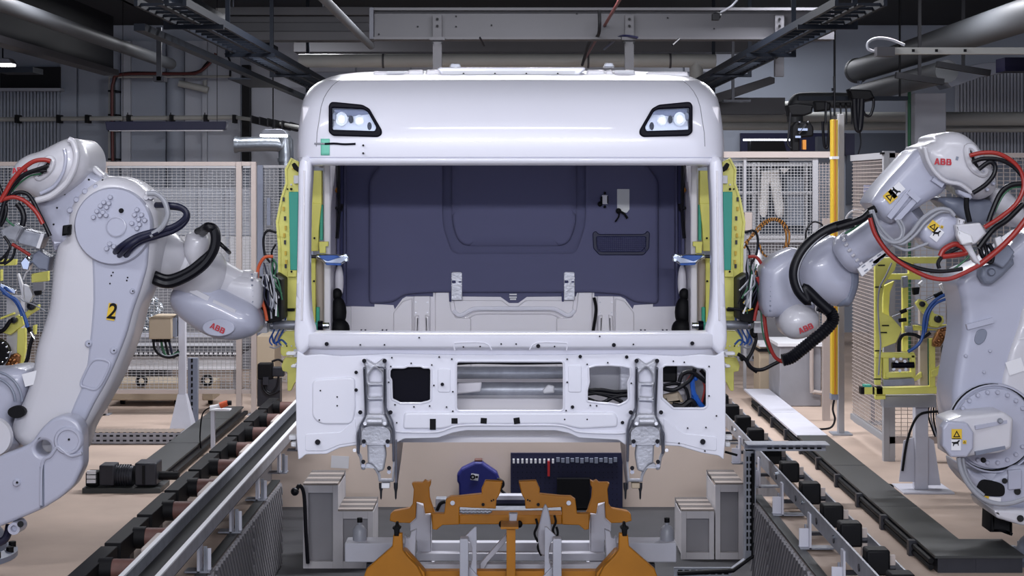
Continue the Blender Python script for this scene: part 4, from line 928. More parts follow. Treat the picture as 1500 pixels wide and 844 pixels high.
hose('cable_hose', [(-30,800),(5,792),(14,770,.05)], 9.62, m2(6,9.6), 'hose_navy', RL)

# ---------------------------------------------------------------- right robot
RR = thing('industrial_robot', 'light grey industrial robot with red hoses reaching from the right edge to the cab', 'robot', 'industrial robots beside the cab')
r1, r2, r3, r4, r6 = crop(1250,180), crop(1060,200), crop(1060,400), crop(1250,360), crop(1360,540,2.776)
LA2 = G().plate(spoly([(1404,412),(1418,396),(1446,386),(1480,362),(1520,335),(1575,330),(1585,430),(1585,560),(1570,650),(1470,660),(1410,640),(1396,590),(1403,530),(1410,495),(1412,464),(1408,434)],4), 9.7, 0.42, 0.05, res=4).build('lower_arm', 'robot_paint', RR)
G().plate(spoly([(1508,440),(1492,480),(1476,530),(1470,570),(1500,600),(1570,600),(1570,430)],4), 9.68, 0.08, 0.03, res=3).build('face_plate', 'robot_white', LA2)
G().plate(spoly(r4([(600,470),(612,425),(645,412),(662,430),(650,470),(620,490)]),4), 9.692, 0.02, 0.004).build('pocket', 'robot_dark', LA2)
G().bar(W(*r4([(560,402)])[0],9.69),W(*r4([(690,368)])[0],9.69),.03,.03).build('rib', 'robot_paint', LA2)
sticker(1487,537,9.675,m2(24,9.7),m2(20,9.7),18,LA2);
sticker(1496,496,9.675,m2(9,9.7),m2(2,9.7),12,LA2); 
for q in ((555,545),(675,520),(645,625)): bolt(*r4([q])[0],9.695,2.6,LA2,.012)
G().plate(fillet(r1([(635,710),(760,680),(790,640),(800,700),(740,760),(690,800),(650,800),(630,760)]),3), 9.6, 0.1, 0.02).build('elbow_bracket', 'robot_dark', LA2)
b = bolt(*r1([(678,738)])[0],9.6,6,LA2,.03,'robot_dark')
# head: housing, motor, connection boxes
MH = G().plate(spoly(r1([(345,118),(240,212),(150,312),(100,385),(108,415),(175,492),(215,490),(290,445),(370,395),(470,320),(440,200)]),3), 9.66, 0.42, 0.06, res=4).build('wrist_motor', 'robot_paint', RR)
HH = G().plate(spoly(r1([(348,120),(375,105),(412,88),(420,64),(455,50),(500,42),(560,52),(620,95),(662,150),(700,215),(725,275),(728,325),(695,362),(640,380),(592,352),(525,312),(460,300),(405,262),(362,190)]),4), 9.56, 0.55, 0.10, res=5).build('head_housing', 'robot_white', RR)
G().tube([W(x,y,9.57) for x,y in r1([(352,120),(372,190),(412,252),(462,290),(530,305),(585,345)])], .012, 10).build('cover_flange', 'robot_white', HH)
oval = spoly(r1([(560,130),(580,118),(600,135),(620,180),(640,215),(655,240),(640,255),(600,235),(572,195)]),4)
G().plate(oval, 9.553, 0.02).build('cable_port', 'black_rubber', HH); G().tube([W(x,y,9.555) for x,y in oval], .02, 10, 0, closed=True).build('port_rim', 'robot_white', HH)
logo(.036, PM(1381.5,237,9.556,-3), HH)
sticker(1402,232,9.557,.014,.02,-15,HH,'robot_dark')
for q in ((645,240),(690,300),(660,330)): bolt(*r1([q])[0],9.555,3,HH,.02)
for a, b, w in (((275,345),(175,470),.02),((310,375),(210,485),.02),((390,275),(440,310),.05),((270,340),(320,385),.05)):
    p, q = r1([a,b]); G().bar(W(p[0],p[1],9.645),W(q[0],q[1],9.645),w,.03).build('ridge', 'robot_paint', MH)
warn(*r1([(183,364)])[0],9.652,.062,-48,MH); s_ = sticker(*r1([(214,334)])[0],9.652,.055,.085,-48,MH); animal(*r1([(208,338)])[0],9.649,.055,-40,s_)
G().plate(fillet(r1([(520,330),(585,355),(592,372),(575,382),(520,350)]),1.5), 9.55, .08, .01).build('lug', 'robot_paint', HH)
G().plate(spoly(r1([(430,370),(560,370),(700,385),(720,440),(640,510),(560,490),(470,420)]),3), 9.75, .3, .04).build('elbow_link', 'robot_dark', RR)
G().plate(spoly(r1([(690,330),(760,330),(820,380),(870,460),(840,520),(760,480),(700,420)]),3), 9.72, .35, .05).build('elbow_housing', 'robot_white', RR)
M2 = G().plate(fillet(r1([(330,525),(350,490),(440,448),(500,448),(522,480),(532,560),(492,592),(430,635),(372,612),(338,575)]),4), 9.5, .25, .04, res=3).build('axis_motor', 'robot_paint', RR)
warn(*r1([(396,512)])[0],9.494,.052,-38,M2); s_ = sticker(*r1([(413,552)])[0],9.494,.05,.07,-38,M2); animal(*r1([(411,547)])[0],9.491,.05,-5,s_); warn(*r1([(438,515)])[0],9.493,.016,-20,M2)
G().plate(fillet(r1([(505,505),(628,494),(662,545),(605,600),(585,605),(628,690),(628,705),(600,690),(560,628),(520,575)]),2), 9.44, .06, .01).build('bracket', 'robot_white', M2)
G().plate(fillet(r1([(520,530),(585,555),(600,600),(540,605),(515,560)]),2), 9.40, .06, .01).build('connector_box', 'label_white', M2)
G().plate(fillet(r1([(520,470),(555,480),(545,520),(515,505)]),1.5), 9.46, .1, .01).build('connector_box', 'robot_white', M2)
G().plate(fillet(r1([(700,570),(730,560),(745,600),(715,625)]),1), 9.5, .05, .005).build('connector_box', 'label_white', M2)
G().plate(fillet(r1([(690,640),(760,590),(800,640),(770,690),(740,720),(690,690)]),2), 9.52, .1, .01).build('manifold', 'robot_dark', M2)
# forearm, bell, wrist
p0, p1_ = W(1246,371,10.0), W(1320,320,9.85)
FA2 = G().lathe(p1_, p0-p1_, [(0,-.1),(.105,-.1),(.105,.33),(.125,.345),(.128,.37),(.12,.40),(.10,.42),(0,.42)], 30).build('forearm', 'robot_paint', RR)
d = (p0-p1_).normalized(); x_, y_, _ = frame_of(d)
for k in range(20):
    a = 2*math.pi*k/20; c = p1_+d*.335+(x_*math.cos(a)+y_*math.sin(a))*.118; G().cyl(c, c-d*.02, .009, n=7).build('bolt', 'robot_white', FA2)
G().plate(fillet(r2([(662,655),(790,562),(812,585),(685,695)]),1), 9.86, .03, .004).build('guard_plate', 'label_white', FA2)
for k in range(3):
    for j in (0,1):
        q = r2([(692+k*38+j*12, 640+j*20-k*27)])[0]; G().bar(W(q[0]-2.5,q[1]+2,9.857),W(q[0]+2.5,q[1]-1.5,9.857),.006,.006).build('slot', 'robot_dark', FA2)
BL = G().plate(spoly([(1172,392),(1182,370),(1206,354),(1230,347),(1239,370),(1248,388),(1259,394),(1260,420),(1250,446),(1226,451),(1200,443),(1182,428)],4), 9.98, .40, .13, res=5).build('wrist_bell', 'robot_paint', RR)
G().plate(spoly(r2([(612,650),(672,652),(676,740),(640,835),(600,844),(570,835),(605,740)]),3), 10.0, .3, .06, res=3).build('bell_side', 'robot_dark', BL)
G().plate(spoly([(1118,402),(1124,388),(1140,374),(1168,364),(1180,380),(1184,420),(1198,446),(1190,466),(1150,466),(1122,462)],4), 10.12, .34, .09, res=4).build('wrist', 'robot_paint', RR)
BB = G().plate(spoly(r3([(285,245),(300,200),(335,165),(385,150),(440,170),(482,210),(484,265),(452,308),(400,333),(340,330),(300,295)]),4), 10.06, .34, .10, res=5).build('wrist_cap', 'robot_white', RR)
logo(.034, PM(1180.5,481,10.053,24), BB)
G().lathe(W(1127,433,10.36),(-1,0,0),[(0,0),(m2(30,10.3),0),(m2(30,10.3),.03),(m2(27,10.3),.05),(0,.06)],30).build('wrist_flange', 'robot_white', RR)
for k in range(8): bolt(1129.5-.2*k,406+k*7,10.14,1.6,RR,.012,'robot_dark',8)
# dress pack of the right robot
hose('cable_hose', r2([(640,425),(560,445),(490,475),(420,530),(370,600),(348,680),(368,760),(420,815)])+r3([(400,75),(470,140),(525,190)]), 9.82, m2(7.6,9.9), 'hose_black', RR, 14)
hose('cable_hose', r2([(650,430),(570,452),(500,484),(436,540),(386,610),(366,685),(386,760),(440,830)]), 9.80, m2(1.6,9.9), 'hose_grey', RR, 8)
hose('cable_hose', r3([(470,160),(525,190),(540,235),(500,285),(440,335),(385,380),(335,418),(290,432)]), 9.86, m2(9.5,9.9), 'hose_black', RR, 14, .12, 10)
hose('cable_hose', r2([(560,450),(640,425),(690,405),(730,365)]), 9.8, m2(5.5,9.8), 'hose_black', RR, 12)
hose('cable_hose', r2([(600,480),(650,450),(710,405)]), 9.82, m2(1.6,9.8), 'hose_green', RR, 8)
for k, (pts, m, r) in enumerate((
    ([(575,162),(640,148),(715,152),(785,190),(830,245),(842,320),(805,400),(730,465),(648,518)],'hose_red',3.3),
    ([(588,195),(640,178),(720,182),(790,215),(840,270),(880,330)],'hose_black',3.3),([(620,230),(670,195),(700,210),(695,255),(655,305),(592,347)],'hose_black',3.4),
    ([(668,490),(690,430),(730,345),(780,308),(850,300)],'hose_black',3.8),([(700,440),(740,360),(790,320),(850,318)],'hose_green',1.4),
    ([(82,470),(110,555),(180,650),(270,715),(380,765),(470,772),(550,742),(620,705)],'hose_red',3.3),([(84,450),(130,580),(210,670),(320,718),(430,735),(540,722)],'hose_black',3.0),
    ([(100,520),(160,620),(240,690)],'hose_green',1.4),([(620,705),(720,625),(800,545),(880,440)],'hose_red',4.2),([(620,620),(690,530),(760,480),(840,400)],'hose_black',4.2),
    ([(430,660),(450,625),(510,600),(560,640),(500,655),(440,662)],'hose_red',4),([(425,720),(420,690),(450,655),(520,620),(580,600)],'hose_black',3),([(380,740),(470,735),(540,690),(600,630)],'hose_green',1.5),
    ([(86,432),(110,520),(165,580),(225,590),(285,545),(340,475),(410,430),(470,430),(500,460)],'hose_grey',3.0),([(95,432),(130,510),(180,568),(235,600),(300,560),(360,490),(430,440),(480,440)],'hose_grey',2.4),
    ([(190,600),(260,630),(330,610),(370,595)],'hose_grey',2.2),([(215,480),(240,530),(230,570),(190,585)],'hose_grey',2.4),([(232,478),(252,525),(240,575)],'hose_grey',2.0),
    ([(620,600),(640,660),(680,690),(690,640),(670,600)],'hose_black',3.4),([(640,580),(660,640),(650,690)],'hose_black',3))):
    hose('cable_hose', r1(pts), 9.42+0.005*k, m2(r,9.45), m, RR)
G().tube([W(*r1([(560,370)])[0],9.5),W(*r1([(560,420)])[0],9.5),W(*r1([(575,490)])[0],9.5)], m2(4,9.5), 10).build('cable_gland', 'black_rubber', RR)
G().cyl(W(*r1([(78,440)])[0],9.6),W(*r1([(110,425)])[0],9.6), m2(6,9.6)).build('cable_gland', 'black_rubber', RR)
# shoulder disc, motor, base
SD = G().lathe(W(1453,626,9.70),(0,-1,0),[(0,0),(m2(66,9.7),0),(m2(66,9.7),.04),(m2(64.5,9.7),.05),(m2(62.5,9.7),.05),(m2(62,9.7),.03),(m2(58,9.7),.03),(m2(58,9.7),.055),(0,.06)],56).build('shoulder_disc', 'robot_paint', RR)
G().tube([W(1453+63*math.cos(a),626-63*math.sin(a),9.655) for a in [i*2*math.pi/40 for i in range(40)]], .005, 6, 0, closed=True).build('seal_ring', 'black_rubber', SD)
for k in range(22):
    a = 2*math.pi*k/22; bolt(1453+52*math.cos(a),626-52*math.sin(a),9.645,3.4,SD,.022)
MB = G().plate(fillet(r6([(78,214),(135,194),(310,178),(348,205),(340,325),(290,345),(190,354),(160,362),(85,358)]),4), 9.40, .28, .02).build('shoulder_motor', 'robot_white', RR)
G().plate(fillet(r6([(58,242),(76,216),(160,222),(186,262),(184,328),(158,362),(92,362),(58,318)]),2), 9.34, .09, .012).build('end_cap', 'robot_paint', MB)
G().bar(W(*r6([(190,240)])[0],9.39),W(*r6([(318,215)])[0],9.41),.02,.02).build('ridge', 'robot_paint', MB); G().bar(W(*r6([(190,345)])[0],9.39),W(*r6([(310,320)])[0],9.41),.02,.02).build('ridge', 'robot_dark', MB)
warn(*r6([(115,267)])[0],9.337,.056,0,MB); s_ = sticker(*r6([(112,308)])[0],9.337,.052,.066,0,MB); animal(*r6([(112,304)])[0],9.334,.048,5,s_); warn(*r6([(147,299)])[0],9.336,.02,0,MB)
for q in ((290,212),(222,372)): bolt(*r6([q])[0],9.39,4,MB,.02,'galv' if q[0] > 250 else 'black_print')
hose('cable_hose', r6([(122,362),(135,420),(165,475),(215,525),(270,548),(335,548),(420,520)]), 9.38, m2(3.6,9.4), 'hose_grey', RR)
hose('cable_hose', r6([(140,362),(150,420),(180,475),(225,515)]), 9.40, m2(2.4,9.4), 'hose_grey', RR)
LB = G().plate(fillet(r6([(155,400),(200,430),(300,430),(345,395),(400,395),(520,395),(520,580),(270,580),(262,548),(205,500),(165,450)]),6), 9.62, .5, .03, res=3).build('turret', 'robot_paint', RR)
G().plate(spoly(r6([(200,480),(215,455),(250,455),(300,470),(312,495),(300,520),(240,518),(205,505)]),4), 9.612, .02, .004).build('turret_slot', 'black_rubber', LB)
for q, r in (((310,457),4),((362,500),5)): G().cyl(W(*r6([q])[0],9.62),W(*r6([q])[0],9.605),m2(r,9.6),n=14).build('plug', 'black_rubber', LB)
s_ = sticker(*r6([(262,533)])[0],9.612,.09,.028,-4,LB); sticker(*r6([(236,528)])[0],9.608,.026,.026,-4,s_,'label_yellow')
G().plate(fillet(r6([(325,415),(380,410),(380,490),(325,495)]),2), 9.6, .03, .006).build('access_cover', 'robot_paint', LB)
G().plate(fillet(r6([(262,572),(300,570),(520,590),(520,650),(380,640),(280,610)]),3), 9.55, .5, .02).build('foot_flange', 'robot_white', LB)
G().cyl(W(*r6([(374,610)])[0],9.55),W(*r6([(374,610)])[0],9.535),m2(5,9.6),n=14).build('plug', 'black_rubber', LB)
G().plate(fillet(r6([(255,590),(345,590),(345,685),(300,668),(252,668)]),2), 9.75, .2, .02).build('base_block', 'black_rubber', RR)
xb, yb = 3.28, 9.75
G().lathe((xb,yb,0),(0,0,1),[(0,0),(.42,0),(.42,.03),(.38,.05),(.36,.10),(.30,.16),(.30,.30),(.27,.5),(0,.5)],36).build('base', 'robot_dark', RR)
for k in range(16):
    a = 2*math.pi*k/16; G().cyl((xb+.40*math.cos(a),yb+.40*math.sin(a),.03),(xb+.40*math.cos(a),yb+.40*math.sin(a),.06),.02,n=8).build('anchor_bolt', 'galv', RR)
# ================================================================ GRIPPERS (one on each robot)
def gripper(fl, s, lab):
    T = thing('robot_gripper', lab, 'gripper', 'yellow door grippers')
    f1 = lambda x, y: fl([(x,y)])[0]
    def bx(name, x0, y0, x1, y1, Y0, Y1, m, parent=T, bev=.003):
        a, b = f1(x0,y0), f1(x1,y1); return G().bp(a[0],a[1],b[0],b[1],Y0,Y1).build(name, m, parent, bev=bev)
    def pl(name, poly, Y, t, m, parent=T, r=1.0, bv=.004): return G().plate(fl(fillet(poly,r,3)), Y, t, bv).build(name, m, parent)
    def dot(x, y, Y, r, m='black_print', parent=T, nm='bolt'): x, y = f1(x,y); return G().cyl(W(x,y,Y+.01),W(x,y,Y-.012),m2(r,Y),n=10).build(nm, m, parent)
    def cylx(name, x0, x1, y, Y, r, m, parent=T): a, b = f1(x0,y), f1(x1,y); return G().cyl(W(*a,Y),W(*b,Y),m2(r,Y),n=16).build(name, m, parent)
    def tb(name, pts, Y, r, m): return G().tube([W(*f1(p[0],p[1]),Y+(p[2] if len(p)>2 else 0)) for p in pts], m2(r,Y), 8).build(name, m, T)
    P = pl('frame_plate', [(426,231),(437,237),(441,262),(441,452),(408,452),(407,360),(404,325),(411,290),(418,268),(417,248)], 10.75, .05, 'yellow_paint')
    G().plate(fl([(404,325),(411,290),(418,268),(417,248),(426,231),(428,233),(420,249),(421,269),(414,291),(407.5,326),(411,360),(411.5,451),(408,451),(407,360)]), 10.735, .02).build('edge_flange', 'yellow_paint', P)
    pl('pad', [(423,281),(437,281),(435,396),(425,396)], 10.715, .04, 'teal', P)
    pl('pad_holder', [(423,394),(434,394),(434,406),(421,406),(421,398)], 10.72, .04, 'yellow_paint', P); dot(427,398,10.715,1.6,parent=P)
    pl('clamp_head', [(427,241),(431,238),(438,247),(436,252),(430,248)], 10.70, .04, 'black_print', P); dot(428.5,247.5,10.69,1.3,'label_yellow',P)
    bx('clip', 430,257,438,269,10.70,10.74,'label_white',P); dot(426.5,270.5,10.745,1.4,'label_white',P); dot(426.5,277,10.745,1.9,parent=P); dot(421,277,10.745,1.2,parent=P)
    for k, (x, y) in enumerate(((415,306),(417,320),(418,334),(417,355),(418,371),(418,390),(416,345),(415,292),(419,384))):
        bx('cable_tie', x-1.2, y-3, x+1.6, y+3, 10.73, 10.75, 'dark_steel' if k % 2 else 'yellow_post', P, 0)
    # inner reach through the door opening
    bx('reach_arm', 456,250,471,300,11.35,11.45,'yellow_paint'); pl('reach_arm', [(456,298),(471,298),(467,335),(466,368),(455,368)], 11.34, .08, 'yellow_paint')
    pl('clamp_tab', [(467,354),(481,354),(481,361),(477,361),(477,371),(468,371)], 11.2, .03, 'yellow_paint')
    dot(460.5,349,11.335,1.6)
    bx('pad', 468.5,300,473,352,11.36,11.4,'teal')
    bx('lower_arm', 454,376,462,482,11.36,11.44,'yellow_paint'); dot(460,412,11.35,1.6); dot(456,456,11.35,1.6)
    pl('cover', [(460,384),(466,377),(473,379),(475,400),(476,492),(466,492),(462,430)], 11.4, .08, 'fence_beige', r=3, bv=.02)
    bx('pad', 453,473,467,486,11.2,11.28,'teal'); bx('pad', 463,450,468,474,11.38,11.42,'teal')
    cylx('proximity_sensor', 466,473,477,11.15,7,'black_gloss'); cylx('pin', 472,482,477,11.15,5,'chrome')
    # clamp that grips the pillar
    C = pl('clamp', [(462,373),(478,372),(500,373),(506,371),(512,375),(511,383),(505,384),(500,388),(476,387),(470,381),(462,378)], 11.12, .06, 'chrome', r=2, bv=.012)
    pl('clamp_cover', [(466,374),(492,374),(500,377),(492,379),(480,383),(470,379)], 11.105, .03, 'clamp_blue', C, 1.5)
    pl('clamp_strip', [(476,385.5),(500,386),(499,389),(478,388.5)], 11.11, .04, 'clamp_blue', C)
    dot(506,374.5,11.11,2,'chrome',C); dot(507,381,11.11,2,'chrome',C)
    cylx('clamp_rod', 448,466,376,11.15,2.6,'dark_steel')
    # lower end: cylinder, yellow feet, blue lines
    cylx('air_cylinder', 395,440,476,10.7,6.5,'galv'); cylx('cylinder_band', 397,401,476,10.7,7.2,'chrome'); bx('end_block', 376,473,391,488,10.65,10.75,'label_white')
    pl('foot_bracket', [(418,485),(430,485),(438,492),(437,522),(414,522),(411,518),(411,506),(410,495)], 10.8, .06, 'yellow_paint', r=2)
    for x in (414,420,427,433): dot(x,507,10.79,1.1,'label_white' if x != 420 else 'black_print')
    pl('foot', [(417,524),(438,524),(438,560),(432,560),(426,573),(421,573),(421,545),(414,544),(412,536)], 10.82, .05, 'yellow_paint', r=2)
    bx('slide', 420,451,437,470,10.78,10.83,'yellow_paint'); pl('slide_plate', [(410,452),(431,452),(431,456),(412,456)], 10.74, .05, 'black_rubber')
    bx('white_guide', 430,512,437,523,10.76,10.8,'label_white'); bx('white_guide', 432,532,440,539,10.76,10.8,'label_white')
    for x in (395,402,408): tb('air_line', [(x+12,452,.02),(x+8,480),(x,498),(x+4,506)], 10.78, 1.2, 'hose_blue')
    tb('air_line', [(398,490),(402,503),(412,498),(420,505)], 10.8, 1.5, 'hose_blue'); tb('air_line', [(410,507),(402,510),(395,508)], 10.78, 1.2, 'hose_grey')
    # tool changer and its harness next to the robot flange
    G().cyl(W(*f1(381,430),10.4),W(*f1(387,430),10.45),m2(25,10.4),n=28).build('tool_changer', 'black_rubber', T)
    pl('tool_body', [(386,405),(400,402),(412,410),(412,470),(392,474),(386,460)], 10.45, .3, 'black_rubber', r=2)
    pl('adapter', [(398,415),(412,412),(412,450),(398,448)], 10.7, .1, 'galv')
    tb('supply_hose', [(400,376),(388,377),(379,391),(377,411),(381,431),(388,454),(391,470)], 10.36, 2.4, 'hose_orange' if s > 0 else 'hose_red')
    tb('supply_hose', [(405,341),(392,338),(386,350),(388,372),(396,385)], 10.5, 1.8, 'hose_black'); tb('supply_hose', [(404,358),(398,370),(400,384)], 10.55, 1.4, 'hose_black')
    rr = random.Random(5 if s > 0 else 9)
    for k in range(18):
        a, b = rr.uniform(386,402), rr.uniform(378,404)
        tb('wire', [(a,b),(a+rr.uniform(-3,6),b+rr.uniform(10,20)),(a+rr.uniform(-2,9),b+rr.uniform(24,36)),(a+rr.uniform(2,14),b+rr.uniform(44,66))], 10.27+k*.004, rr.uniform(.8,1.5), ['hose_grey','hose_black','label_white','hose_green','hose_grey','hose_navy'][k % 6])
    for x, y in ((395,432),(399,441),(396,452),(401,460)): G().ball(W(*f1(x,y),10.5), m2(3,10.5), u=10, v=8).build('coupling', 'copper' if s < 0 else 'hose_grey', T)
    tb('wire', [(400,462),(404,456),(410,455),(411,461)], 10.5, 1.0, 'label_yellow')
    return T
gl = gripper(lambda p: p, 1, 'yellow gripper frame with teal pad and orange hose on the left side of the cab')
gr = gripper(mir, -1, 'yellow gripper frame with teal pad and red hose on the right side of the cab')
G().plate(r2([(130,672),(150,655),(170,665),(182,770),(160,782),(132,770)]), 10.4, .06, .01).build('manifold', 'copper', gr)
for k, (pts, m, r, Y) in enumerate((([(165,20),(190,90),(200,200),(215,320),(250,410),(292,440)],'hose_red',2.8,10.3),([(150,10),(175,100),(185,190),(195,300),(230,400)],'hose_green',1.3,10.32),([(20,175),(60,178),(95,185)],'hose_black',2,10.4),([(92,188),(120,185),(160,165),(165,140),(150,122),(120,128),(98,150)],'label_yellow',1.3,10.4),
    ([(70,400),(105,425),(140,470),(190,478),(250,450),(300,425)],'hose_black',2.8,10.6),([(155,280),(160,330),(140,390),(118,430),(125,460),(165,490)],'hose_black',2.6,10.7))):
    hose('supply_hose', r3(pts), Y, m2(r,Y), m, gr)
G().plate(fillet(r3([(135,275),(170,275),(168,315),(150,325),(138,310)]),1.5), 10.68, .08, .01).build('plug', 'black_rubber', gr)
G().plate(fillet(r3([(78,400),(105,410),(110,430),(90,440)]),1.5), 10.6, .08, .01).build('plug', 'black_rubber', gr)

# ================================================================ RAILS AND FLOOR TRUNKING
t = thing('roller_rail', 'steel U-channel rail on brackets along the left edge of the pit', 'rail')
for x in (-1.87, -1.695): G().box(x-.006,x+.006,6,15.4,.19,.27).build('channel_side', 'galv', t)
G().box(-1.87,-1.69,6,15.4,.185,.197).build('channel_base', 'black_rubber', t)  # shade inside the steel channel put into a black base
for x in (-1.87,-1.695): G().box(x-.012,x+.014,6,15.4,.268,.278).build('channel_lip', 'label_white', t)  # bright gleam of the rim edges put into white lips
for k in range(9):
    y = 7.3+k*1.08
    G().box(-1.80,-1.66,y-.05,y+.05,.0125,.022).build('foot', 'galv', t); G().box(-1.73,-1.715,y-.05,y+.05,.012,.19).build('bracket', 'white_steel', t)
    G().box(-1.70,-1.66,y-.004,y+.004,.012,.14).build('gusset', 'white_steel', t)
    for dx in (-1.69,-1.68): G().cyl((dx,y-.04,.012),(dx,y-.04,.16),.006,n=6).build('stud', 'galv', t)
for k in range(18):
    y = 6.6+k*.5; G().cyl((-1.885,y,.235),(-1.876,y,.235),.009,n=8).build('bolt', 'galv', t)
t = thing('roller_track', 'black roller track with brown rollers left of the pit', 'roller track')
for k in range(11):
    y = 7.2+k*.8
    G().cyl((-2.05,y,.17),(-1.90,y,.17),.055,n=18).build('roller', 'rust', t)
    G().cyl((-2.12,y,.17),(-2.05,y,.17),.062,n=18).build('roller_hub', 'black_rubber', t)
    G().box(-2.20,-2.11,y-.36,y+.36,.10,.215).build('beam', 'black_rubber', t, bev=.004)
    G().box(-2.15,-1.88,y+.33,y+.36,.07,.10).build('cross_tie', 'white_steel', t)
    G().box(-2.17,-2.13,y-.05,y+.05,0,.10).build('leg', 'dark_steel', t)
    if k % 2 == 0: G().box(-1.93,-1.885,y+.1,y+.5,.16,.26).build('guide_plate', 'fence_beige', t, bev=.01)
t = thing('roller_rail', 'flat steel rail with black rubber blocks along the right edge of the pit', 'rail')
G().box(1.765,1.777,6,15.4,.17,.27).build('inner_plate', 'galv', t); G().box(1.945,1.955,6,15.4,.16,.25).build('outer_plate', 'galv', t)
for k in range(9):
    y = 7.0+k*1.02
    G().box(1.70,1.90,y-.04,y+.04,.0125,.022).build('foot', 'galv', t); G().box(1.755,1.767,y-.04,y+.04,.012,.22).build('bracket', 'white_steel', t)
    G().box(1.70,1.755,y-.005,y+.005,.012,.13).build('gusset', 'white_steel', t); G().box(1.76,1.95,y-.02,y+.02,.09,.11).build('cross_tie', 'dark_steel', t)
    G().cyl((1.742,y+.02,.012),(1.742,y+.02,.15),.007,n=6).build('stud', 'galv', t)
    G().cyl((1.957,y+.25,.2),(1.972,y+.25,.2),.012,n=8).build('bolt', 'chrome', t); G().cyl((1.75,y+.25,.235),(1.764,y+.25,.235),.012,n=8).build('bolt', 'chrome', t)
for y in (7.4,8.1,8.64,9.32,9.84,10.56,11.34,12.08,12.9,13.6,14.3,15.0):
    G().box(1.79,1.91,y-.06,y+.06,.185,.315).build('rubber_block', 'black_rubber', t, bev=.012)
    G().box(1.915,1.945,y-.012,y+.012,.13,.28).build('block_bracket', 'fence_beige', t); G().cyl((1.76,y,.215),(1.95,y,.215),.02,n=8).build('axle', 'dark_steel', t)
# edge strips of the pit
for s, y1 in ((-1,12.4),(1,11.8)):
    tag(G().box(min(s*1.675,s*1.735),max(s*1.675,s*1.735),5,y1,.0,.012).build('edge_angle', 'plate_grey'), 'flat steel edge strip along the %s rim of the pit' % ('left' if s < 0 else 'right'), 'strip')
# floor trunking
t = thing('cable_trunking', 'flat grey cable trunking on the floor left of the roller track', 'trunking')
for ya, yb in ((12.25,13.6),(13.61,15.0),(15.01,15.85)): G().box(-2.73,-2.48,ya,yb,.085,.10).build('cover', 'plate_grey', t)
G().box(-2.71,-2.50,12.25,15.85,0,.085).build('tray', 'dark_steel', t); G().box(-2.475,-2.44,12.5,15.85,.03,.06).build('conduit', 'black_rubber', t)
t = thing('cable_trunking', 'long dark grey cable trunking on the floor between the right rail and the robot', 'trunking')
for ya, yb in ((9.45,10.9),(10.91,12.5),(12.51,14.0)): G().box(2.35,2.6,ya,yb,.085,.10).build('cover', 'plate_grey', t)
for ya, yb in ((14.01,15.4),(15.41,17.2)): G().box(2.35,2.6,ya,yb,.085,.102).build('cover', 'white_steel', t)  # far covers painted white for the light falling on them
G().box(2.6,2.85,9.45,9.9,.085,.10).build('cover', 'plate_grey', t)
G().box(2.37,2.58,9.47,16.8,0,.085).build('tray', 'dark_steel', t); G().box(2.581,2.84,9.47,9.85,0,.085).build('tray', 'dark_steel', t)
for z in (.025,.06): G().tube([(2.34,9.5,z),(2.34,16.5,z)], .016, 8, 0).build('conduit', 'black_rubber', t)
for k in range(9): G().box(2.31,2.36,9.9+k*.75,9.95+k*.75,.0,.09).build('clip', 'dark_steel', t)
for x, y in ((2.63,10.4),(2.64,10.2),(2.63,10.05),(2.66,12.0)): G().ball((x,y,.03),.03,1.2,.8,.8,8,6).build('cable_tie', 'black_print', t)
t = thing('perforated_tray', 'perforated grey cable tray climbing the pit corner right of the cab', 'cable tray')
x0, x1 = W(1090,0,11.72).x, W(1103,0,11.72).x
def slots(a, b, Y, vertical, n, parent):
    for k in range(n):
        f = (k+.5)/n
        for o in (-.3,.3):
            if vertical: cx, cz = (a[0]+b[0])/2+o*(b[0]-a[0])*.6, a[1]+(b[1]-a[1])*f; G().box(cx-.006,cx+.006,Y-.002,Y,cz-.016,cz+.016).build('slot', 'black_print', parent)
            else: cx, cz = a[0]+(b[0]-a[0])*f, (a[1]+b[1])/2+o*(b[1]-a[1])*.6; G().box(cx-.016,cx+.016,Y-.002,Y,cz-.006,cz+.006).build('slot', 'black_print', parent)
v = G().box(x0,x1,11.70,11.72,-.40,.34).build('web', 'galv', t); slots((x0,-.36),(x1,.30),11.70,True,14,v)
G().box(x1,x1+.006,11.63,11.72,-.40,.34).build('flange', 'galv', t); G().box(x0-.006,x0,11.63,11.72,-.40,.34).build('flange', 'galv', t)
v = G().box(x0,2.16,11.70,11.72,.33,.39).build('web', 'galv', t); slots((1.75,.33),(2.14,.39),11.70,False,8,v)
G().box(x0,2.16,11.55,11.72,.39,.396).build('flange', 'galv', t)
G().bar((x1-.03,11.71,-.40),(1.50,11.71,-.50),.02,.06,(0,1,0)).build('bend', 'galv', t)
v = G().box(1.12,1.51,11.70,11.72,-.53,-.47).build('web', 'galv', t); slots((1.14,-.53),(1.50,-.47),11.70,False,8,v)
G().tube([(1.66,11.66,.32),(1.66,11.66,-.38),(1.52,11.66,-.48),(1.14,11.66,-.5)], .016, 8, 0).build('cable', 'black_rubber', t)
G().box(1.12,1.16,11.68,11.72,PZ,-.53).build('leg', 'galv', t)
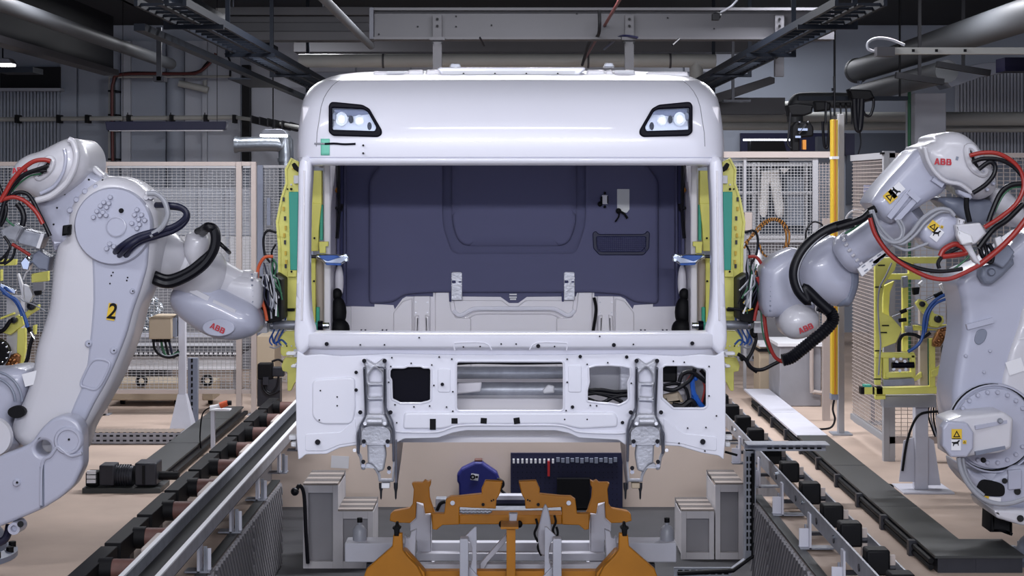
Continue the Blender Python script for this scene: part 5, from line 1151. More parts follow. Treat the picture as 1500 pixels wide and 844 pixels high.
# left: crossing floor tray, gearbox, sensor stand
t = thing('perforated_tray', 'low perforated cable tray crossing the floor behind the left robot', 'cable tray')
v = G().box(-4.2,-2.74,14.15,14.17,.01,.10).build('web', 'galv', t)
for k in range(26):
    for z in (.035,.075): G().box(-4.15+k*.055,-4.12+k*.055,14.147,14.15,z-.007,z+.007).build('slot', 'black_print', v)
G().box(-4.2,-2.74,14.15,14.35,.10,.106).build('cover', 'hazard', t)
t = thing('gear_motor', 'black gear motor lying on the floor between the left robot and the roller track', 'motor')
YM = 11.95
G().bp(145,682,167,712,YM,YM+.16).build('terminal_box', 'dark_steel', t, bev=.008)
G().cyl(W(165,697,YM+.1),W(196,697,YM+.1),m2(15,YM),n=20).build('motor', 'dark_steel', t)
for k in range(7): G().cyl(W(168+k*3.6,697,YM+.1),W(169.5+k*3.6,697,YM+.1),m2(17,YM),n=20).build('cooling_fin', 'dark_steel', t)
G().bp(197,679,229,712,YM,YM+.2).build('gearbox', 'dark_steel', t, bev=.01); G().bp(208,682,212,710,YM-.01,YM).build('ridge', 'black_rubber', t)
G().bp(125,692,144,713,YM+.02,YM+.14).build('coupling_box', 'black_rubber', t, bev=.01)
for k in range(3): G().bp(127,690+k*6.5,140,695+k*6.5,YM,YM+.02).build('connector', 'label_white', t)
G().box(W(122,0,YM).x,W(236,0,YM).x,YM-.03,YM+.3,0,.035).build('base_plate', 'plate_grey', t)
G().cyl(W(229,697,YM+.1),W(262,697,YM+.1),.03,n=12).build('shaft', 'black_rubber', t)
t = thing('sensor_stand', 'small white stand with an orange tipped probe beside the left trunking', 'stand')
a = W(312,665,13.6); G().box(a.x-.015,a.x+.015,13.58,13.62,0,.36).build('post', 'white_steel', t)
G().box(a.x-.02,a.x+.14,13.55,13.65,.36,.37).build('shelf', 'label_white', t)
G().cyl((a.x+.06,13.58,.40),(a.x+.12,13.58,.42),.025,n=10).build('probe', 'hose_orange', t); G().cyl((a.x+.12,13.58,.42),(a.x+.15,13.58,.42),.02,n=10).build('probe_tip', 'black_print', t)
G().cyl((a.x-.02,13.58,.385),(a.x+.06,13.58,.40),.014,n=8).build('probe_body', 'label_white', t)
G().tube([(a.x-.02,13.58,.385),(a.x-.08,13.58,.33),(a.x-.1,13.58,.15),(a.x-.09,13.6,.012)], .006, 6).build('cable', 'black_print', t)

# ================================================================ PIT: steps, wall, fixture
def steps(name_lab, fl, Y, tall, low, ybot):
    t = thing('step_unit', name_lab, 'steps', 'two-step boxes in the pit')
    for (a, b, yt), d in ((tall,.58),(low,.50)):
        (xa,_),(xb,_) = fl([(a,0)])[0], fl([(b,0)])[0]; xa, xb = sorted((W(xa,0,Y).x, W(xb,0,Y).x)); zt = min(W(0,yt,Y).z, -.002)
        for x in (xa, xb-.036): G().box(x,x+.036,Y,Y+.036,PZ,zt-.006).build('upright', 'step_grey', t)
        for x in (xa, xb-.036): G().box(x,x+.036,Y+d-.036,Y+d,PZ,zt-.006).build('upright', 'step_grey', t)
        G().box(xa+.037,xb-.037,Y,Y+.036,zt-.06,zt-.006).build('rail', 'step_grey', t); G().box(xa+.037,xb-.037,Y,Y+.036,PZ,PZ+.05).build('rail', 'step_grey', t)
        G().box(xa+.01,xb-.01,Y+.05,Y+.056,PZ+.03,zt-.05).build('panel', 'pit_panel', t)
        for x in (xa+.002, xb-.008): G().box(x,x+.006,Y+.037,Y+d-.037,PZ+.03,zt-.03).build('side_panel', 'step_grey', t)
        n = 6
        for k in range(n): G().box(xa,xb,Y+k*d/n+.004,Y+(k+1)*d/n-.004,zt-.004,zt+.008).build('tread_slat', 'tread_dark' if k % 2 else 'tread_light', t)
steps('grey two-step box with slatted treads in the left pit corner', lambda p: p, 12.3, (444,495,710), (495,546,748), 832)
steps('grey two-step box with slatted treads in the right pit corner', lambda p: p, 12.6, (1048,1089,709), (998,1046,748), 808)
tag(G().tube([(-1.52,12.1,-.02),(-1.50,12.12,.02),(-1.47,12.14,-.05),(-1.46,12.16,-.3),(-1.45,12.2,-.55)], .014, 8).ball((-1.53,12.1,-.02),.03,u=8,v=6).build('cable', 'hose_black'), 'black cable with a plug hanging beside the left steps', 'cable')
# wall items
t = thing('tool_board', 'dark blue perforated tool board on the beige pit wall', 'tool board')
B = G().bp(748,664,912,760,14.60,14.63).build('board', 'navy_board', t)
for k in range(10): G().bp(751+k*6.4,673,754+k*6.4,679,14.57,14.60).build('hook', 'label_white', t)
g = G()
for i in range(24):
    for j in range(8): g.cyl(W(752+i*6.6,684+j*8,14.60),W(752+i*6.6,684+j*8,14.597),m2(.7,14.6),n=6)
g.build('holes', 'black_print', B, kind='stuff')
for k in range(13): G().bp(815+k*7,671+(k%2),820+k*7,677+(k%3),14.57,14.60).build('small_hook', 'robot_dark', t)
tag(G().bp(802,676,805.5,698,14.55,14.59).build('screwdriver', 'peg_red'), 'small red tool hanging on the blue tool board', 'tool')
tag(G().bp(816,702,864,745,14.5,14.58).build('storage_bin', 'black_print'), 'black bin on the lower half of the blue tool board', 'bin')
t = thing('tool_case', 'blue hanging case with a white badge on the beige pit wall', 'case')
G().plate(fillet(c3([(810,700),(830,672),(888,645),(896,640),(930,640),(938,648),(1000,690),(1012,722),(1010,820),(820,820),(818,745),(810,735)]),2), 14.5, .12, .02).build('body', 'case_blue', t)
a = c3([(893,628),(930,640)]); G().bp(a[0][0],a[0][1],a[1][0],a[1][1],14.52,14.6).build('handle', 'rust', t, bev=.005)
b = sticker(*c3([(894,711)])[0],14.496,.065,.055,-8,t); G().tube([W(*c3([(885+9*math.cos(q),711+9*math.sin(q))])[0],14.49) for q in [i*math.pi/8 for i in range(16)]], .006, 6, 0, closed=True).build('print', 'black_print', b)
G().bp(*c3([(898,706)])[0],*c3([(910,716)])[0],14.488,14.492).build('print', 'black_print', b)
hose('strap', c3([(1000,720),(1025,730),(1030,750),(1018,770),(1045,795)]), 14.48, .012, 'hose_black', t)
t = sticker(498,677,14.6,m2(26,14.6),m2(18,14.6),-3,None); t.name = 'paper_sheet'; t['label'] = 'white sheet of paper on the beige pit wall behind the left bracket'; t['category'] = 'paper'
# fixture frame in the pit
fx = lambda pl: [(520+x/5.479, 690+y/5.479) for x, y in pl]
FX = thing('cab_fixture', 'orange and white steel support fixture standing in the pit below the cab', 'fixture')
def fpl(name, poly, Y, t_, m, r=1.0, bv=.006, both_=True):
    p = fillet(fx(poly), r, 3); o = G().plate(p, Y, t_, bv).build(name, m, FX)
    if both_: G().plate(mir(p), Y, t_, bv).build(name, m, FX)
    return o
fpl('support_head', [(455,100),(470,95),(540,95),(560,75),(585,88),(610,75),(608,112),(594,140),(600,220),(632,320),(645,345),(645,430),(655,460),(622,470),(608,340),(562,345),(548,262),(492,250),(486,380),(442,420),(330,416),(278,402),(284,350),(312,325),(440,300),(462,270),(472,150)], 11.6, .06, 'orange_paint', .8)
fpl('support_column', [(490,252),(548,278),(562,345),(612,345),(612,1100),(500,1100),(495,560),(442,480),(442,420),(486,382)], 11.66, .10, 'white_steel', .6)
fpl('cradle_arm', [(640,345),(715,345),(730,232),(765,208),(840,206),(1018,187),(1014,150),(1045,80),(1185,86),(1160,190),(1136,230),(1130,305),(1000,300),(920,296),(838,292),(836,432),(700,436),(655,475),(622,470),(615,345)], 11.42, .07, 'orange_paint', 1.0)
a = fx([(836,355),(1249,430)]); G().bp(a[0][0],a[0][1],1496-a[0][0],a[1][1],11.46,11.62).build('cradle_beam', 'orange_paint', FX, bev=.006)
for q in ((783,258,3.4,'galv'),(1028,270,2.4,'black_print'),(1095,240,1.2,'black_print'),(1112,232,1.2,'black_print')):
    for f in (lambda p: p, mir):
        x, y = f(fx([q[:2]]))[0]; G().cyl(W(x,y,11.43),W(x,y,11.39),m2(q[2],11.4),n=12).build('pivot_bolt', q[3], FX)
for k in range(30): G().ball(W(676+k*2.9,749.5+(k%2),11.44), .016, 1.2,.7,.8,8,6).build('chain_link', 'galv', FX) if k < 15 else None
a = fx([(840,315),(1300,350)]); G().bp(a[0][0],a[0][1],822,a[1][1],11.75,11.9).build('rear_beam', 'galv', FX)
for y0,y1,m in ((200,232,'white_steel'),(234,262,'navy_board'),(262,280,'tray_dark'),(280,318,'galv')):
    G().bp(720,690+y0/5.479,790,690+y1/5.479,12.3,12.4).build('rear_rail', m, FX)
G().bp(638,731,654,751,11.9,12.0).build('valve_box', 'galv', FX, bev=.005); hose('valve_line', [(640,748),(645,738),(652,735)], 11.88, .012, 'black_print', FX)
for f in (lambda p: p, mir):
    x, y = f([(735,768)])[0]; G().ball(W(x,y,11.3), m2(5,11.3), .9,.6,1.1,12,8).build('roller_pad', 'black_rubber', FX)
# centre post and braces
G().plate(fx([(1216,468),(1288,468),(1288,1200),(1216,1200)]), 10.9, .12, .004).build('centre_post', 'orange_paint', FX); a = fx([(1170,450),(1312,468)]); G().bp(a[0][0],a[0][1],a[1][0],a[1][1],10.86,11.06).build('post_plate', 'orange_paint', FX)
fpl('centre_mount', [(1236,345),(1306,345),(1300,380),(1290,445),(1240,445)], 11.1, .06, 'white_steel', .5, .004, False)
fpl('diagonal_brace', [(1005,745),(1215,505),(1222,560),(1060,740),(1030,800),(1005,800)], 11.2, .04, 'white_steel', .5, .004, False)
for f in (lambda p: p, mir):
    G().plate(f(fx([(840,560),(845,548),(905,548),(910,560),(910,1200),(840,1200)])), 10.8, .10, .005).build('front_post', 'white_steel', FX)
    G().plate(f(fillet(fx([(885,525),(958,452),(976,452),(978,844),(978,1200),(900,1200),(925,780),(942,700),(938,620),(925,580),(905,555)]),.8,3)), 10.95, .03, .004).build('guide_blade', 'white_steel', FX)
    G().plate(f(fx([(915,770),(1000,860),(1000,900),(905,860)])), 10.92, .03, .004).build('gusset', 'white_steel', FX)
    G().plate(f(fillet(fx([(70,850),(92,790),(298,610),(306,520),(320,505),(378,505),(384,640),(420,690),(500,770),(540,850),(540,1000),(70,1000)]),1.5,3)), 10.75, .06, .008).build('foot_plate', 'orange_paint', FX)
    G().plate(f(fx([(384,640),(410,650),(560,820),(560,1000),(530,1000),(520,820)])), 10.8, .12, .004).build('foot_side', 'orange_paint', FX)
    G().plate(f(fillet(fx([(298,462),(322,450),(325,420),(345,420),(350,450),(370,460),(355,475),(352,525),(315,525),(312,475)]),.5,2)), 10.74, .07, .006).build('guide_pin', 'black_rubber', FX)
    G().plate(f(fillet(fx([(400,520),(420,545),(440,535),(450,490),(494,470),(480,720),(440,700),(395,640)]),1,2)), 11.0, .05, .005).build('side_blade', 'white_steel', FX)
    a = f([(505,796)])[0]; b = f([(600,824)])[0]; G().bp(min(a[0],b[0]),796,max(a[0],b[0]),824,11.3,11.5).build('outrigger', 'white_steel', FX, bev=.006)
    a = f([(549,0)])[0]; 
    x0_, x1_ = sorted((W(a[0],0,11.4).x-.05, W(a[0],0,11.4).x+.05)); G().box(x0_,x1_,11.32,11.48,PZ,-.36).build('outrigger_leg', 'dark_steel', FX)
    for k in range(4):
        x, y = f([(560+k*8,800)])[0]; G().ball(W(x,y-2,11.9), .03, 1,.8,1,8,6).build('chain_link', 'black_rubber', FX)
for y0,y1,Y,m in ((795,808,12.0,'white_steel'),(811,822,11.6,'white_steel'),(827,836,11.25,'white_steel'),(837,852,11.0,'orange_paint')):
    G().bp(610 if y0 < 830 else 612,y0,886 if y0 < 830 else 884,y1,Y,Y+.08).build('cross_beam', m, FX, bev=.004)
for x in (620,876): G().box(W(x,0,11.5).x-.05,W(x,0,11.5).x+.05,10.9,12.2,PZ,PZ+.1).build('floor_beam', 'white_steel', FX)
# greased mast between the right arm and the centre
G().plate(spoly([(792,760),(797,742),(801,742),(806,760),(808,790),(803,812),(792,812),(788,785)],3), 11.15, .05, .012).build('mast', 'white_steel', FX)
for k, (x, y) in enumerate(((785,770),(812,765),(790,790),(815,782))): hose('cable', [(x,y-10),(x+2,y),(x-2,y+12),(x+3,y+24)], 11.2, .008, 'black_print', FX)
# bottles and small items
def bottle(px, py, Y, lab):
    t = thing('plastic_bottle', lab, 'bottle', 'bottles in the pit'); p = W(px,py,Y)
    G().lathe(p,(0,0,1),[(0,0),(.045,0),(.047,.01),(.047,.09),(.03,.115),(.016,.125),(.016,.14),(0,.14)],16).build('body', 'hose_grey', t); G().cyl(p+Vector((0,0,.14)),p+Vector((0,0,.17)),.018,n=10).build('cap', 'black_print', t)
bottle(527,796,11.4,'grey bottle with black cap in front of the left steps'); bottle(977,796,11.4,'grey bottle with black cap in front of the right steps')
# ================================================================ FENCES
def mesh_x(px0, py0, px1, py1, Y, dx, dz, r=.0022):
    a, b = W(px0,py0,Y), W(px1,py1,Y); g = G(); x = a.x+dx/2
    while x < b.x: g.box(x-r,x+r,Y-r,Y+r,b.z,a.z); x += dx
    z = b.z+dz/2
    while z < a.z: g.box(a.x,b.x,Y-r-.004,Y+r-.004,z-r,z+r); z += dz
    return g
def mesh_y(X, y0, y1, z0, z1, dy, dz, r=.0022):
    g = G(); y = y0+dy/2
    while y < y1: g.box(X-r,X+r,y-r,y+r,z0,z1); y += dy
    z = z0+dz/2
    while z < z1: g.box(X-r-.004,X+r-.004,y0,y1,z-r,z+r); z += dz
    return g
t = thing('mesh_fence', 'beige framed wire mesh fence behind the left robot', 'fence')
YF = 16.0
for a, b in ((-70,146),(157,346),(356,368)):
    mesh_x(a,243,b,572,YF+.02,.042,.027).build('wire_mesh', 'wire', t, sm=0, kind='stuff')
    G().bp(a-2,237,b+2,243,YF,YF+.04).build('top_rail', 'fence_beige', t); G().bp(a-2,571,b+2,577,YF,YF+.04).build('bottom_rail', 'fence_beige', t)
    G().bp(a,243.5,b,246,YF+.0,YF+.03).build('top_rail', 'wire', t)
for x0, x1 in ((-76,-70),(146,152),(152,157),(346,354),(368,375)):
    z = W(0,237,YF).z; a, b = W(x0,0,YF).x, W(x1,0,YF).x; G().box(a,b-.002,YF-.01,YF+.045,0,z).build('post', 'fence_beige', t)
    G().box(a-.03,b+.03,YF-.05,YF+.09,0,.01).build('foot_plate', 'galv', t)
t = thing('mesh_fence', 'grey wire mesh fence section just left of the cab', 'fence')
mesh_x(386,246,452,560,18.5,.045,.03).build('wire_mesh', 'wire', t, sm=0, kind='stuff'); G().bp(378,242,456,246,18.48,18.53).build('top_rail', 'fence_grey', t); G().bp(384,540,456,545,18.48,18.53).build('bottom_rail', 'fence_grey', t)
a = W(377,242,18.45); b = W(385,242,18.45); G().box(a.x,b.x,18.45,18.55,0,a.z).build('post', 'robot_dark', t); G().bp(391,290,396,330,18.4,18.45).build('lock_box', 'robot_dark', t)
a = W(452,242,18.45); G().box(a.x,a.x+.05,18.45,18.55,0,a.z).build('post', 'robot_dark', t)
t = thing('mesh_fence', 'beige wire mesh fence running towards the viewer right of the grey post, and behind the right robot', 'fence')
t['label'] = 'beige corner fence of wire mesh behind the right robot'
X = 2.93
mesh_y(X,13.36,14.62,.2,2.36,.05,.03,.0025).build('wire_mesh', 'fence_beige', t, sm=0, kind='stuff')
for z0, z1 in ((2.36,2.41),(.15,.2)): G().box(X-.02,X+.02,13.36,14.62,z0,z1).build('rail', 'fence_grey', t)
for x in (X, X+.045): G().box(x-.022,x+.022,13.3,13.36,0,2.42).build('post', 'fence_grey', t)
mesh_x(1306,232,1560,640,13.33,.05,.032).build('wire_mesh', 'fence_beige', t, sm=0, kind='stuff')
G().bp(1303,224,1560,231,13.3,13.35).build('rail', 'fence_beige', t); G().bp(1303,640,1560,650,13.3,13.35).build('rail', 'fence_beige', t)
G().bp(1292,223,1296,226,13.28,13.36).build('cap', 'black_print', t)
t = thing('light_curtain_post', 'tall grey aluminium post right of the cab', 'post')
a, b = W(1228.5,167,14.72), W(1237,167,14.72); G().box(a.x,b.x,14.72,14.80,0,a.z).build('profile', 'fence_grey', t, bev=.004); G().box(a.x-.06,b.x+.06,14.66,14.86,0,.012).build('foot_plate', 'galv', t)
t = thing('light_curtain', 'yellow light curtain column mounted on the grey post', 'light curtain')
a, b = W(1219,175,14.6), W(1227.5,578,14.6); G().box(a.x,b.x,14.6,14.70,b.z,a.z).build('body', 'yellow_post', t, bev=.004); G().box(a.x+.018,a.x+.032,14.596,14.6,b.z,a.z).build('window', 'amber', t)
for y in (229,400): G().bp(1219,y,1229,y+4,14.59,14.72).build('clamp', 'label_white', t)
G().bp(1218,578,1228,586,14.6,14.7).build('end_cap', 'robot_dark', t); hose('cable', [(1222,586),(1220,600),(1223,615),(1216,627),(1195,629)], 14.6, .009, 'hose_black', t)
tag(G().box(W(1206,0,15.6).x,W(1216,0,15.6).x,15.6,15.66,0,1.85).build('fence_post', 'fence_beige'), 'pale square post just left of the yellow column', 'post')
t = thing('mesh_fence', 'mesh panel fence with wide beige top bar right of the cab', 'fence')
YG = 18.0
G().bp(1060,222,1218,231,YG-.05,YG+.1).build('top_bar', 'fence_beige', t); G().bp(1060,232.5,1190,235.5,YG,YG+.03).build('rail', 'wire', t)
mesh_x(1062,238,1190,420,YG+.02,.034,.03).build('wire_mesh', 'wire', t, sm=0, kind='stuff'); mesh_x(1198,238,1219,560,YG+.02,.034,.03).build('wire_mesh', 'fence_beige', t, sm=0, kind='stuff')
for x0, x1 in ((1089,1093),(1190,1198)): a, b = W(x0,232,YG), W(x1,232,YG); G().box(a.x,b.x,YG-.02,YG+.03,0,a.z).build('post', 'fence_grey', t)
G().bp(1062,352,1190,355,YG-.01,YG+.02).build('rail', 'fence_grey', t); G().bp(1062,420,1222,425,YG-.01,YG+.02).build('rail', 'fence_grey', t)
tag(G().bp(1091,311,1102,338,YG-.12,YG-.03).build('switch_box', 'fence_beige', bev=.006), 'small beige box on the mesh fence beside the yellow gripper', 'box')
mat('notice_blue', (140,160,215), .6); t = thing('notice_stand', 'pale blue notice on a thin stand behind the mesh, right of the yellow column', 'sign')
G().bp(1266,271,1290,298,15.4,15.42).build('board', 'notice_blue', t); p = W(1278,271,15.43); G().box(p.x-.015,p.x+.015,15.42,15.45,0,p.z).build('pole', 'galv', t); G().box(p.x-.15,p.x+.15,15.3,15.55,0,.01).build('foot', 'galv', t)
# window wall with white trousers behind that fence
t = thing('display_cabinet', 'white framed cabinet behind the mesh right of the cab', 'cabinet')
G().bp(1062,238,1190,350,21.2,21.3).build('back_panel', 'wall_dark', t)
for y in (240,280.5): G().bp(1062,y,1192,y+3,20.9,21).build('bar', 'label_white', t)
for x in (1103,1110,1180): G().bp(x,238,x+3,345,20.95,21.05).build('upright', 'label_white', t)
G().bp(1154,260,1177,330,21.0,21.2).build('door', 'wall_grey', t); G().bp(1062,345,1192,350,20.6,21.2).build('shelf', 'label_white', t)
a = W(1062,350,20.9); b = W(1192,350,20.9); G().box(a.x,b.x,20.9,21.3,0,a.z).build('base', 'grey_steel', t)
t = thing('white_trousers', 'white work trousers hanging behind the mesh fence right of the cab', 'trousers')
G().plate(spoly([(1117,254),(1129,252),(1141,251),(1145,275),(1149,314),(1138,316),(1133,290),(1128,268),(1126,290),(1124,315),(1114,314),(1115,280)],3), 20.6, .1, .04, res=3).build('legs', 'cloth_white', t)
G().plate([(1117,250),(1142,248),(1142,254),(1117,256)], 20.58, .12, .02).build('waistband', 'cloth_white', t)
G().plate([(1142,246),(1158,246),(1148,255)], 20.7, .03, .004).build('cloth_corner', 'cloth_white', t)
hose('hanger', [(1129,250),(1129,242)], 20.65, .01, 'galv', t)
# low machines behind the right arm
t = thing('low_cabinet', 'grey low cabinet with white top behind the right wrist', 'cabinet')
YB = 16.6; a, b = W(1142,503,YB), W(1203,503,YB)
G().box(a.x,b.x,YB,YB+.7,0,a.z-.03).build('body', 'grey_steel', t, bev=.01); G().box(a.x-.02,b.x+.02,YB-.02,YB+.7,a.z-.03,a.z).build('top', 'label_white', t)
G().tube([W(1189,505,YB-.03),W(1189,570,YB-.03),W(1193,574,YB-.03),W(1206,576,YB-.03)], .02, 8, 4).build('bumper', 'fence_beige', t)
t = thing('control_box', 'beige control box standing beside the yellow gripper feet, right of the cab', 'box')
a, b = W(1112,508,17.4), W(1137,508,17.4); G().box(a.x,b.x,17.4,17.8,0,a.z).build('body', 'beige_box', t, bev=.01); G().box(a.x-.01,b.x+.01,17.38,17.8,a.z-.05,a.z-.02).build('edge', 'black_print', t); G().box(a.x,b.x,17.38,17.8,a.z,a.z+.03).build('lid', 'label_white', t)
t = thing('hose_support', 'dark perforated bracket holding the thick black hose of the right robot', 'bracket')
YH = 18.2; a = W(1142,520,YH)
G().box(a.x-.02,a.x+.1,YH,YH+.1,0,W(0,528,YH).z).build('post', 'dark_steel', t); G().box(a.x-.45,a.x+.1,YH,YH+.06,.28,.35).build('arm', 'galv', t)
for k in range(7): G().box(a.x-.43+k*.07,a.x-.39+k*.07,YH-.003,YH,.30,.33).build('slot', 'black_print', t)
t = thing('plastic_bottle', 'white spray bottle with blue cap behind the right gripper', 'bottle'); p = W(1110.5,393,17.82)
G().lathe(p,(0,0,1),[(0,0),(.033,0),(.036,.015),(.036,.135),(.018,.17),(.015,.195),(0,.195)],14).build('body', 'label_white', t); G().cyl(p+Vector((0,0,.195)),p+Vector((0,0,.23)),.018,n=10).build('cap', 'hose_blue', t)
t = thing('wall_shelf', 'small grey shelf under the spray bottle on the mesh fence', 'shelf'); a, b = W(1098,393,17.82), W(1122,393,17.82)
G().box(a.x,b.x,17.75,17.98,a.z-.02,a.z-.001).build('top', 'grey_steel', t); G().bar((a.x+.05,17.78,a.z-.02),(a.x+.05,17.98,a.z-.14),.015).build('bracket', 'grey_steel', t)
for pts, lab in (([(1090,364),(1103,342),(1118,326),(1134,320),(1149,327),(1156,343),(1154,360),(1148,366)],'outer loop of orange and black striped cable right of the cab'),([(1091,356),(1111,338),(1118,330),(1133,322),(1147,330),(1152,350),(1146,368),(1130,378),(1118,372),(1112,358)],'inner ring of orange and black striped cable right of the cab')):
    o = hose('striped_cable', pts, 10.84, m2(1.6,10.84), 'cable_tiger', None); tag(o, lab, 'cable', 'striped cables')
tag(hose('cable', [(1180,352),(1182,335),(1192,325),(1205,330),(1213,345),(1212,358),(1210,364)], 15.62, m2(1.5,15), 'hose_black', None), 'thin dark cable ring left of the yellow column', 'cable')
tag(hose('cable', [(1236,340),(1240,318),(1252,308),(1264,312),(1262,322)], 14.78, m2(1.4,15), 'label_white', None), 'thin white cable ring right of the grey post', 'cable')

# ================================================================ LEFT BACKGROUND
t = thing('white_partition', 'long whitish partition behind the left mesh fence', 'partition')
YP = 20.0
for a, b in ((150,215),(216,290),(291,372)): G().bp(a,276,b,345,YP,YP+.06).build('panel', 'wall_light', t)
for a, b in ((150,215),(216,290),(291,372)): G().bp(a,346,b,400,YP+.02,YP+.06).build('panel', 'label_white', t)
a, b = W(150,400,YP), W(372,400,YP); G().box(a.x,b.x,YP,YP+.06,0,a.z).build('base', 'grey_steel', t)
for x in (215,290,330): G().bp(x,276,x+5,400,YP-.05,YP).build('upright', 'wall_light', t)
t = thing('conveyor_bench', 'low white conveyor bench behind the left mesh fence', 'bench')
YC = 17.6; a, b = W(120,521,YC), W(352,521,YC)
G().box(a.x,b.x,YC,YC+.05,.25,a.z).build('front_panel', 'label_white', t); G().box(a.x,b.x,YC-.05,YC+.8,a.z,a.z+.05).build('top_tray', 'dark_steel', t)
for k in range(34): G().box(a.x+.03+k*.048,a.x+.062+k*.048,YC-.054,YC-.05,a.z+.012,a.z+.036).build('slot', 'label_white', t)
for y0, y1, m in ((510,515,'hose_green'),(503,507,'label_white'),(488,494,'white_steel')): p, q = W(120,y0,YC+.3), W(352,y1,YC+.3); G().box(p.x,q.x,YC+.3,YC+.36,q.z,p.z).build('rail', 'galv' if m == 'hose_green' else m, t)
for x in (125,165,340): p = W(x,0,YC); G().box(p.x,p.x+.05,YC+.06,YC+.12,0,.6).build('leg', 'grey_steel', t)
t = thing('floor_cart', 'low beige cart with a black hand wheel behind the left mesh fence', 'cart')
YQ = 16.6; a, b = W(160,560,YQ), W(262,560,YQ); G().box(a.x,b.x,YQ,YQ+.5,.06,a.z).build('body', 'beige_box', t, bev=.01)
for x in (208,): p = W(x,558,YQ-.02); G().lathe(p,(0,-1,0),[(.03,0),(.055,0),(.06,.02),(.055,.04),(.03,.04),(.03,0)],20).build('hand_wheel', 'black_rubber', t)
for x in (170,250): p = W(x,0,YQ); G().cyl((p.x,YQ+.2,.03),(p.x+.04,YQ+.2,.03),.03,n=16).build('wheel', 'black_rubber', t)
t = thing('floor_cart', 'short beige cart with a black wheel beside the pyramid foot post', 'cart')
a, b = W(296,560,YQ), W(312,560,YQ); G().box(a.x,b.x,YQ,YQ+.4,.06,a.z).build('body', 'beige_box', t, bev=.01); p = W(304,557,YQ-.02); G().lathe(p,(0,-1,0),[(.03,0),(.055,0),(.06,.02),(.055,.04),(.03,.04),(.03,0)],20).build('hand_wheel', 'black_rubber', t)
p = W(300,0,YQ); G().cyl((p.x,YQ+.2,.03),(p.x+.04,YQ+.2,.03),.03,n=16).build('wheel', 'black_rubber', t)
t = thing('foil_bundle', 'crumpled silver foil bundle behind the left mesh fence', 'bundle')
g = G(); g.ball(W(221,462,18.8), m2(24,18.8), .8,.6,1.2,28,20)
for v in g.bm.verts: v.co += Vector((random.uniform(-1,1),random.uniform(-1,1),random.uniform(-1,1)))*.02
g.build('foil', 'foil', t, sm=0); a = W(221,0,18.8); G().box(a.x-.2,a.x+.2,18.6,19.0,0,W(0,488,18.8).z).build('stand', 'grey_steel', t)
# pyramid foot post with its box
t = thing('support_post', 'white square post with a flared pyramid foot behind the left robot', 'post')
YT = 14.8; a, b = W(261,440,YT), W(271.5,440,YT); zf = W(0,578,YT).z
G().box(a.x,b.x,YT,YT+.065,zf,a.z).build('shaft', 'white_steel', t, bev=.004)
xa, xb = W(249,0,YT).x, W(285,0,YT).x; g = G(); lo = [(xa,YT-.08,0),(xb,YT-.08,0),(xb,YT+.15,0),(xa,YT+.15,0)]; hi = [(a.x-.005,YT-.004,zf),(b.x+.005,YT-.004,zf),(b.x+.005,YT+.07,zf),(a.x-.005,YT+.07,zf)]
V = [g.bm.verts.new(p) for p in lo+hi]
for f in ((0,1,5,4),(1,2,6,5),(2,3,7,6),(3,0,4,7),(4,5,6,7),(3,2,1,0)): g.face([V[i] for i in f])
g.build('foot', 'white_steel', t, sm=0)
G().bp(257,445,262,470,YT+.01,YT+.05).build('bracket', 'grey_steel', t)
t = thing('junction_box', 'beige junction box with cables on the pyramid foot post', 'box')
G().bp(218,465,251,497,YT-.1,YT+.1).build('body', 'beige_box', t, bev=.006); G().plate(fillet([(218,466),(226,462),(256,462),(251,466)],1), YT-.105, .2, .004).build('lid', 'beige_box', t); G().bp(251,466,258,494,YT-.04,YT+.06).build('bracket', 'robot_dark', t)
for k in range(5):
    hose('cable', [(225+k*5.5,497),(226+k*6,510),(234+k*5,520+k),(248+k*3,524-k*2),(262,520-k*2)], YT-.03+.01*k, .011, ['hose_black','hose_grey','hose_green','hose_black','hose_navy'][k], t); G().cyl(W(225+k*5.5,496,YT-.02),W(225+k*5.5,501,YT-.02),.016,n=8).build('gland', 'black_print', t)
t = thing('strut', 'perforated galvanised strut standing beside the pyramid foot post', 'strut')
a, b = W(275,525,15.2), W(289,525,15.2); G().box(a.x,b.x,15.2,15.26,0,a.z).build('profile', 'robot_dark', t)
for k in range(10): G().box(a.x+.03,a.x+.045,15.197,15.2,.08+k*.055,.115+k*.055).build('slot', 'black_print', t)
G().box(a.x-.05,b.x+.1,15.15,15.3,0,.01).build('foot_plate', 'galv', t)
# behind the left gripper
tag(G().box(W(376,0,17.2).x,W(402,0,17.2).x,17.2,17.7,0,W(0,492,17.2).z).build('control_box', 'beige_box', bev=.01), 'beige control box on the floor left of the cab', 'box')
t = thing('servo_motor', 'black servo motor with cable loops left of the cab below the gripper', 'motor')
YV = 16.6; G().bp(377,533,398,556,YV,YV+.15).build('body', 'black_rubber', t, bev=.01); G().bp(398,538,416,552,YV+.03,YV+.12).build('gear_head', 'dark_steel', t, bev=.01)
for pts in ([(388,556),(390,572),(398,575),(406,565),(408,552)],[(384,556),(386,570),(395,578),(410,572)],[(398,530),(408,527),(416,532)]): hose('cable', pts, YV-.01, m2(1.6,YV), 'hose_black', t)
G().bp(385,553,393,564,YV-.03,YV).build('plug', 'dark_steel', t); a = W(395,0,YV); G().box(a.x-.12,a.x+.1,YV,YV+.15,0,W(0,556,YV).z).build('pedestal', 'dark_steel', t)
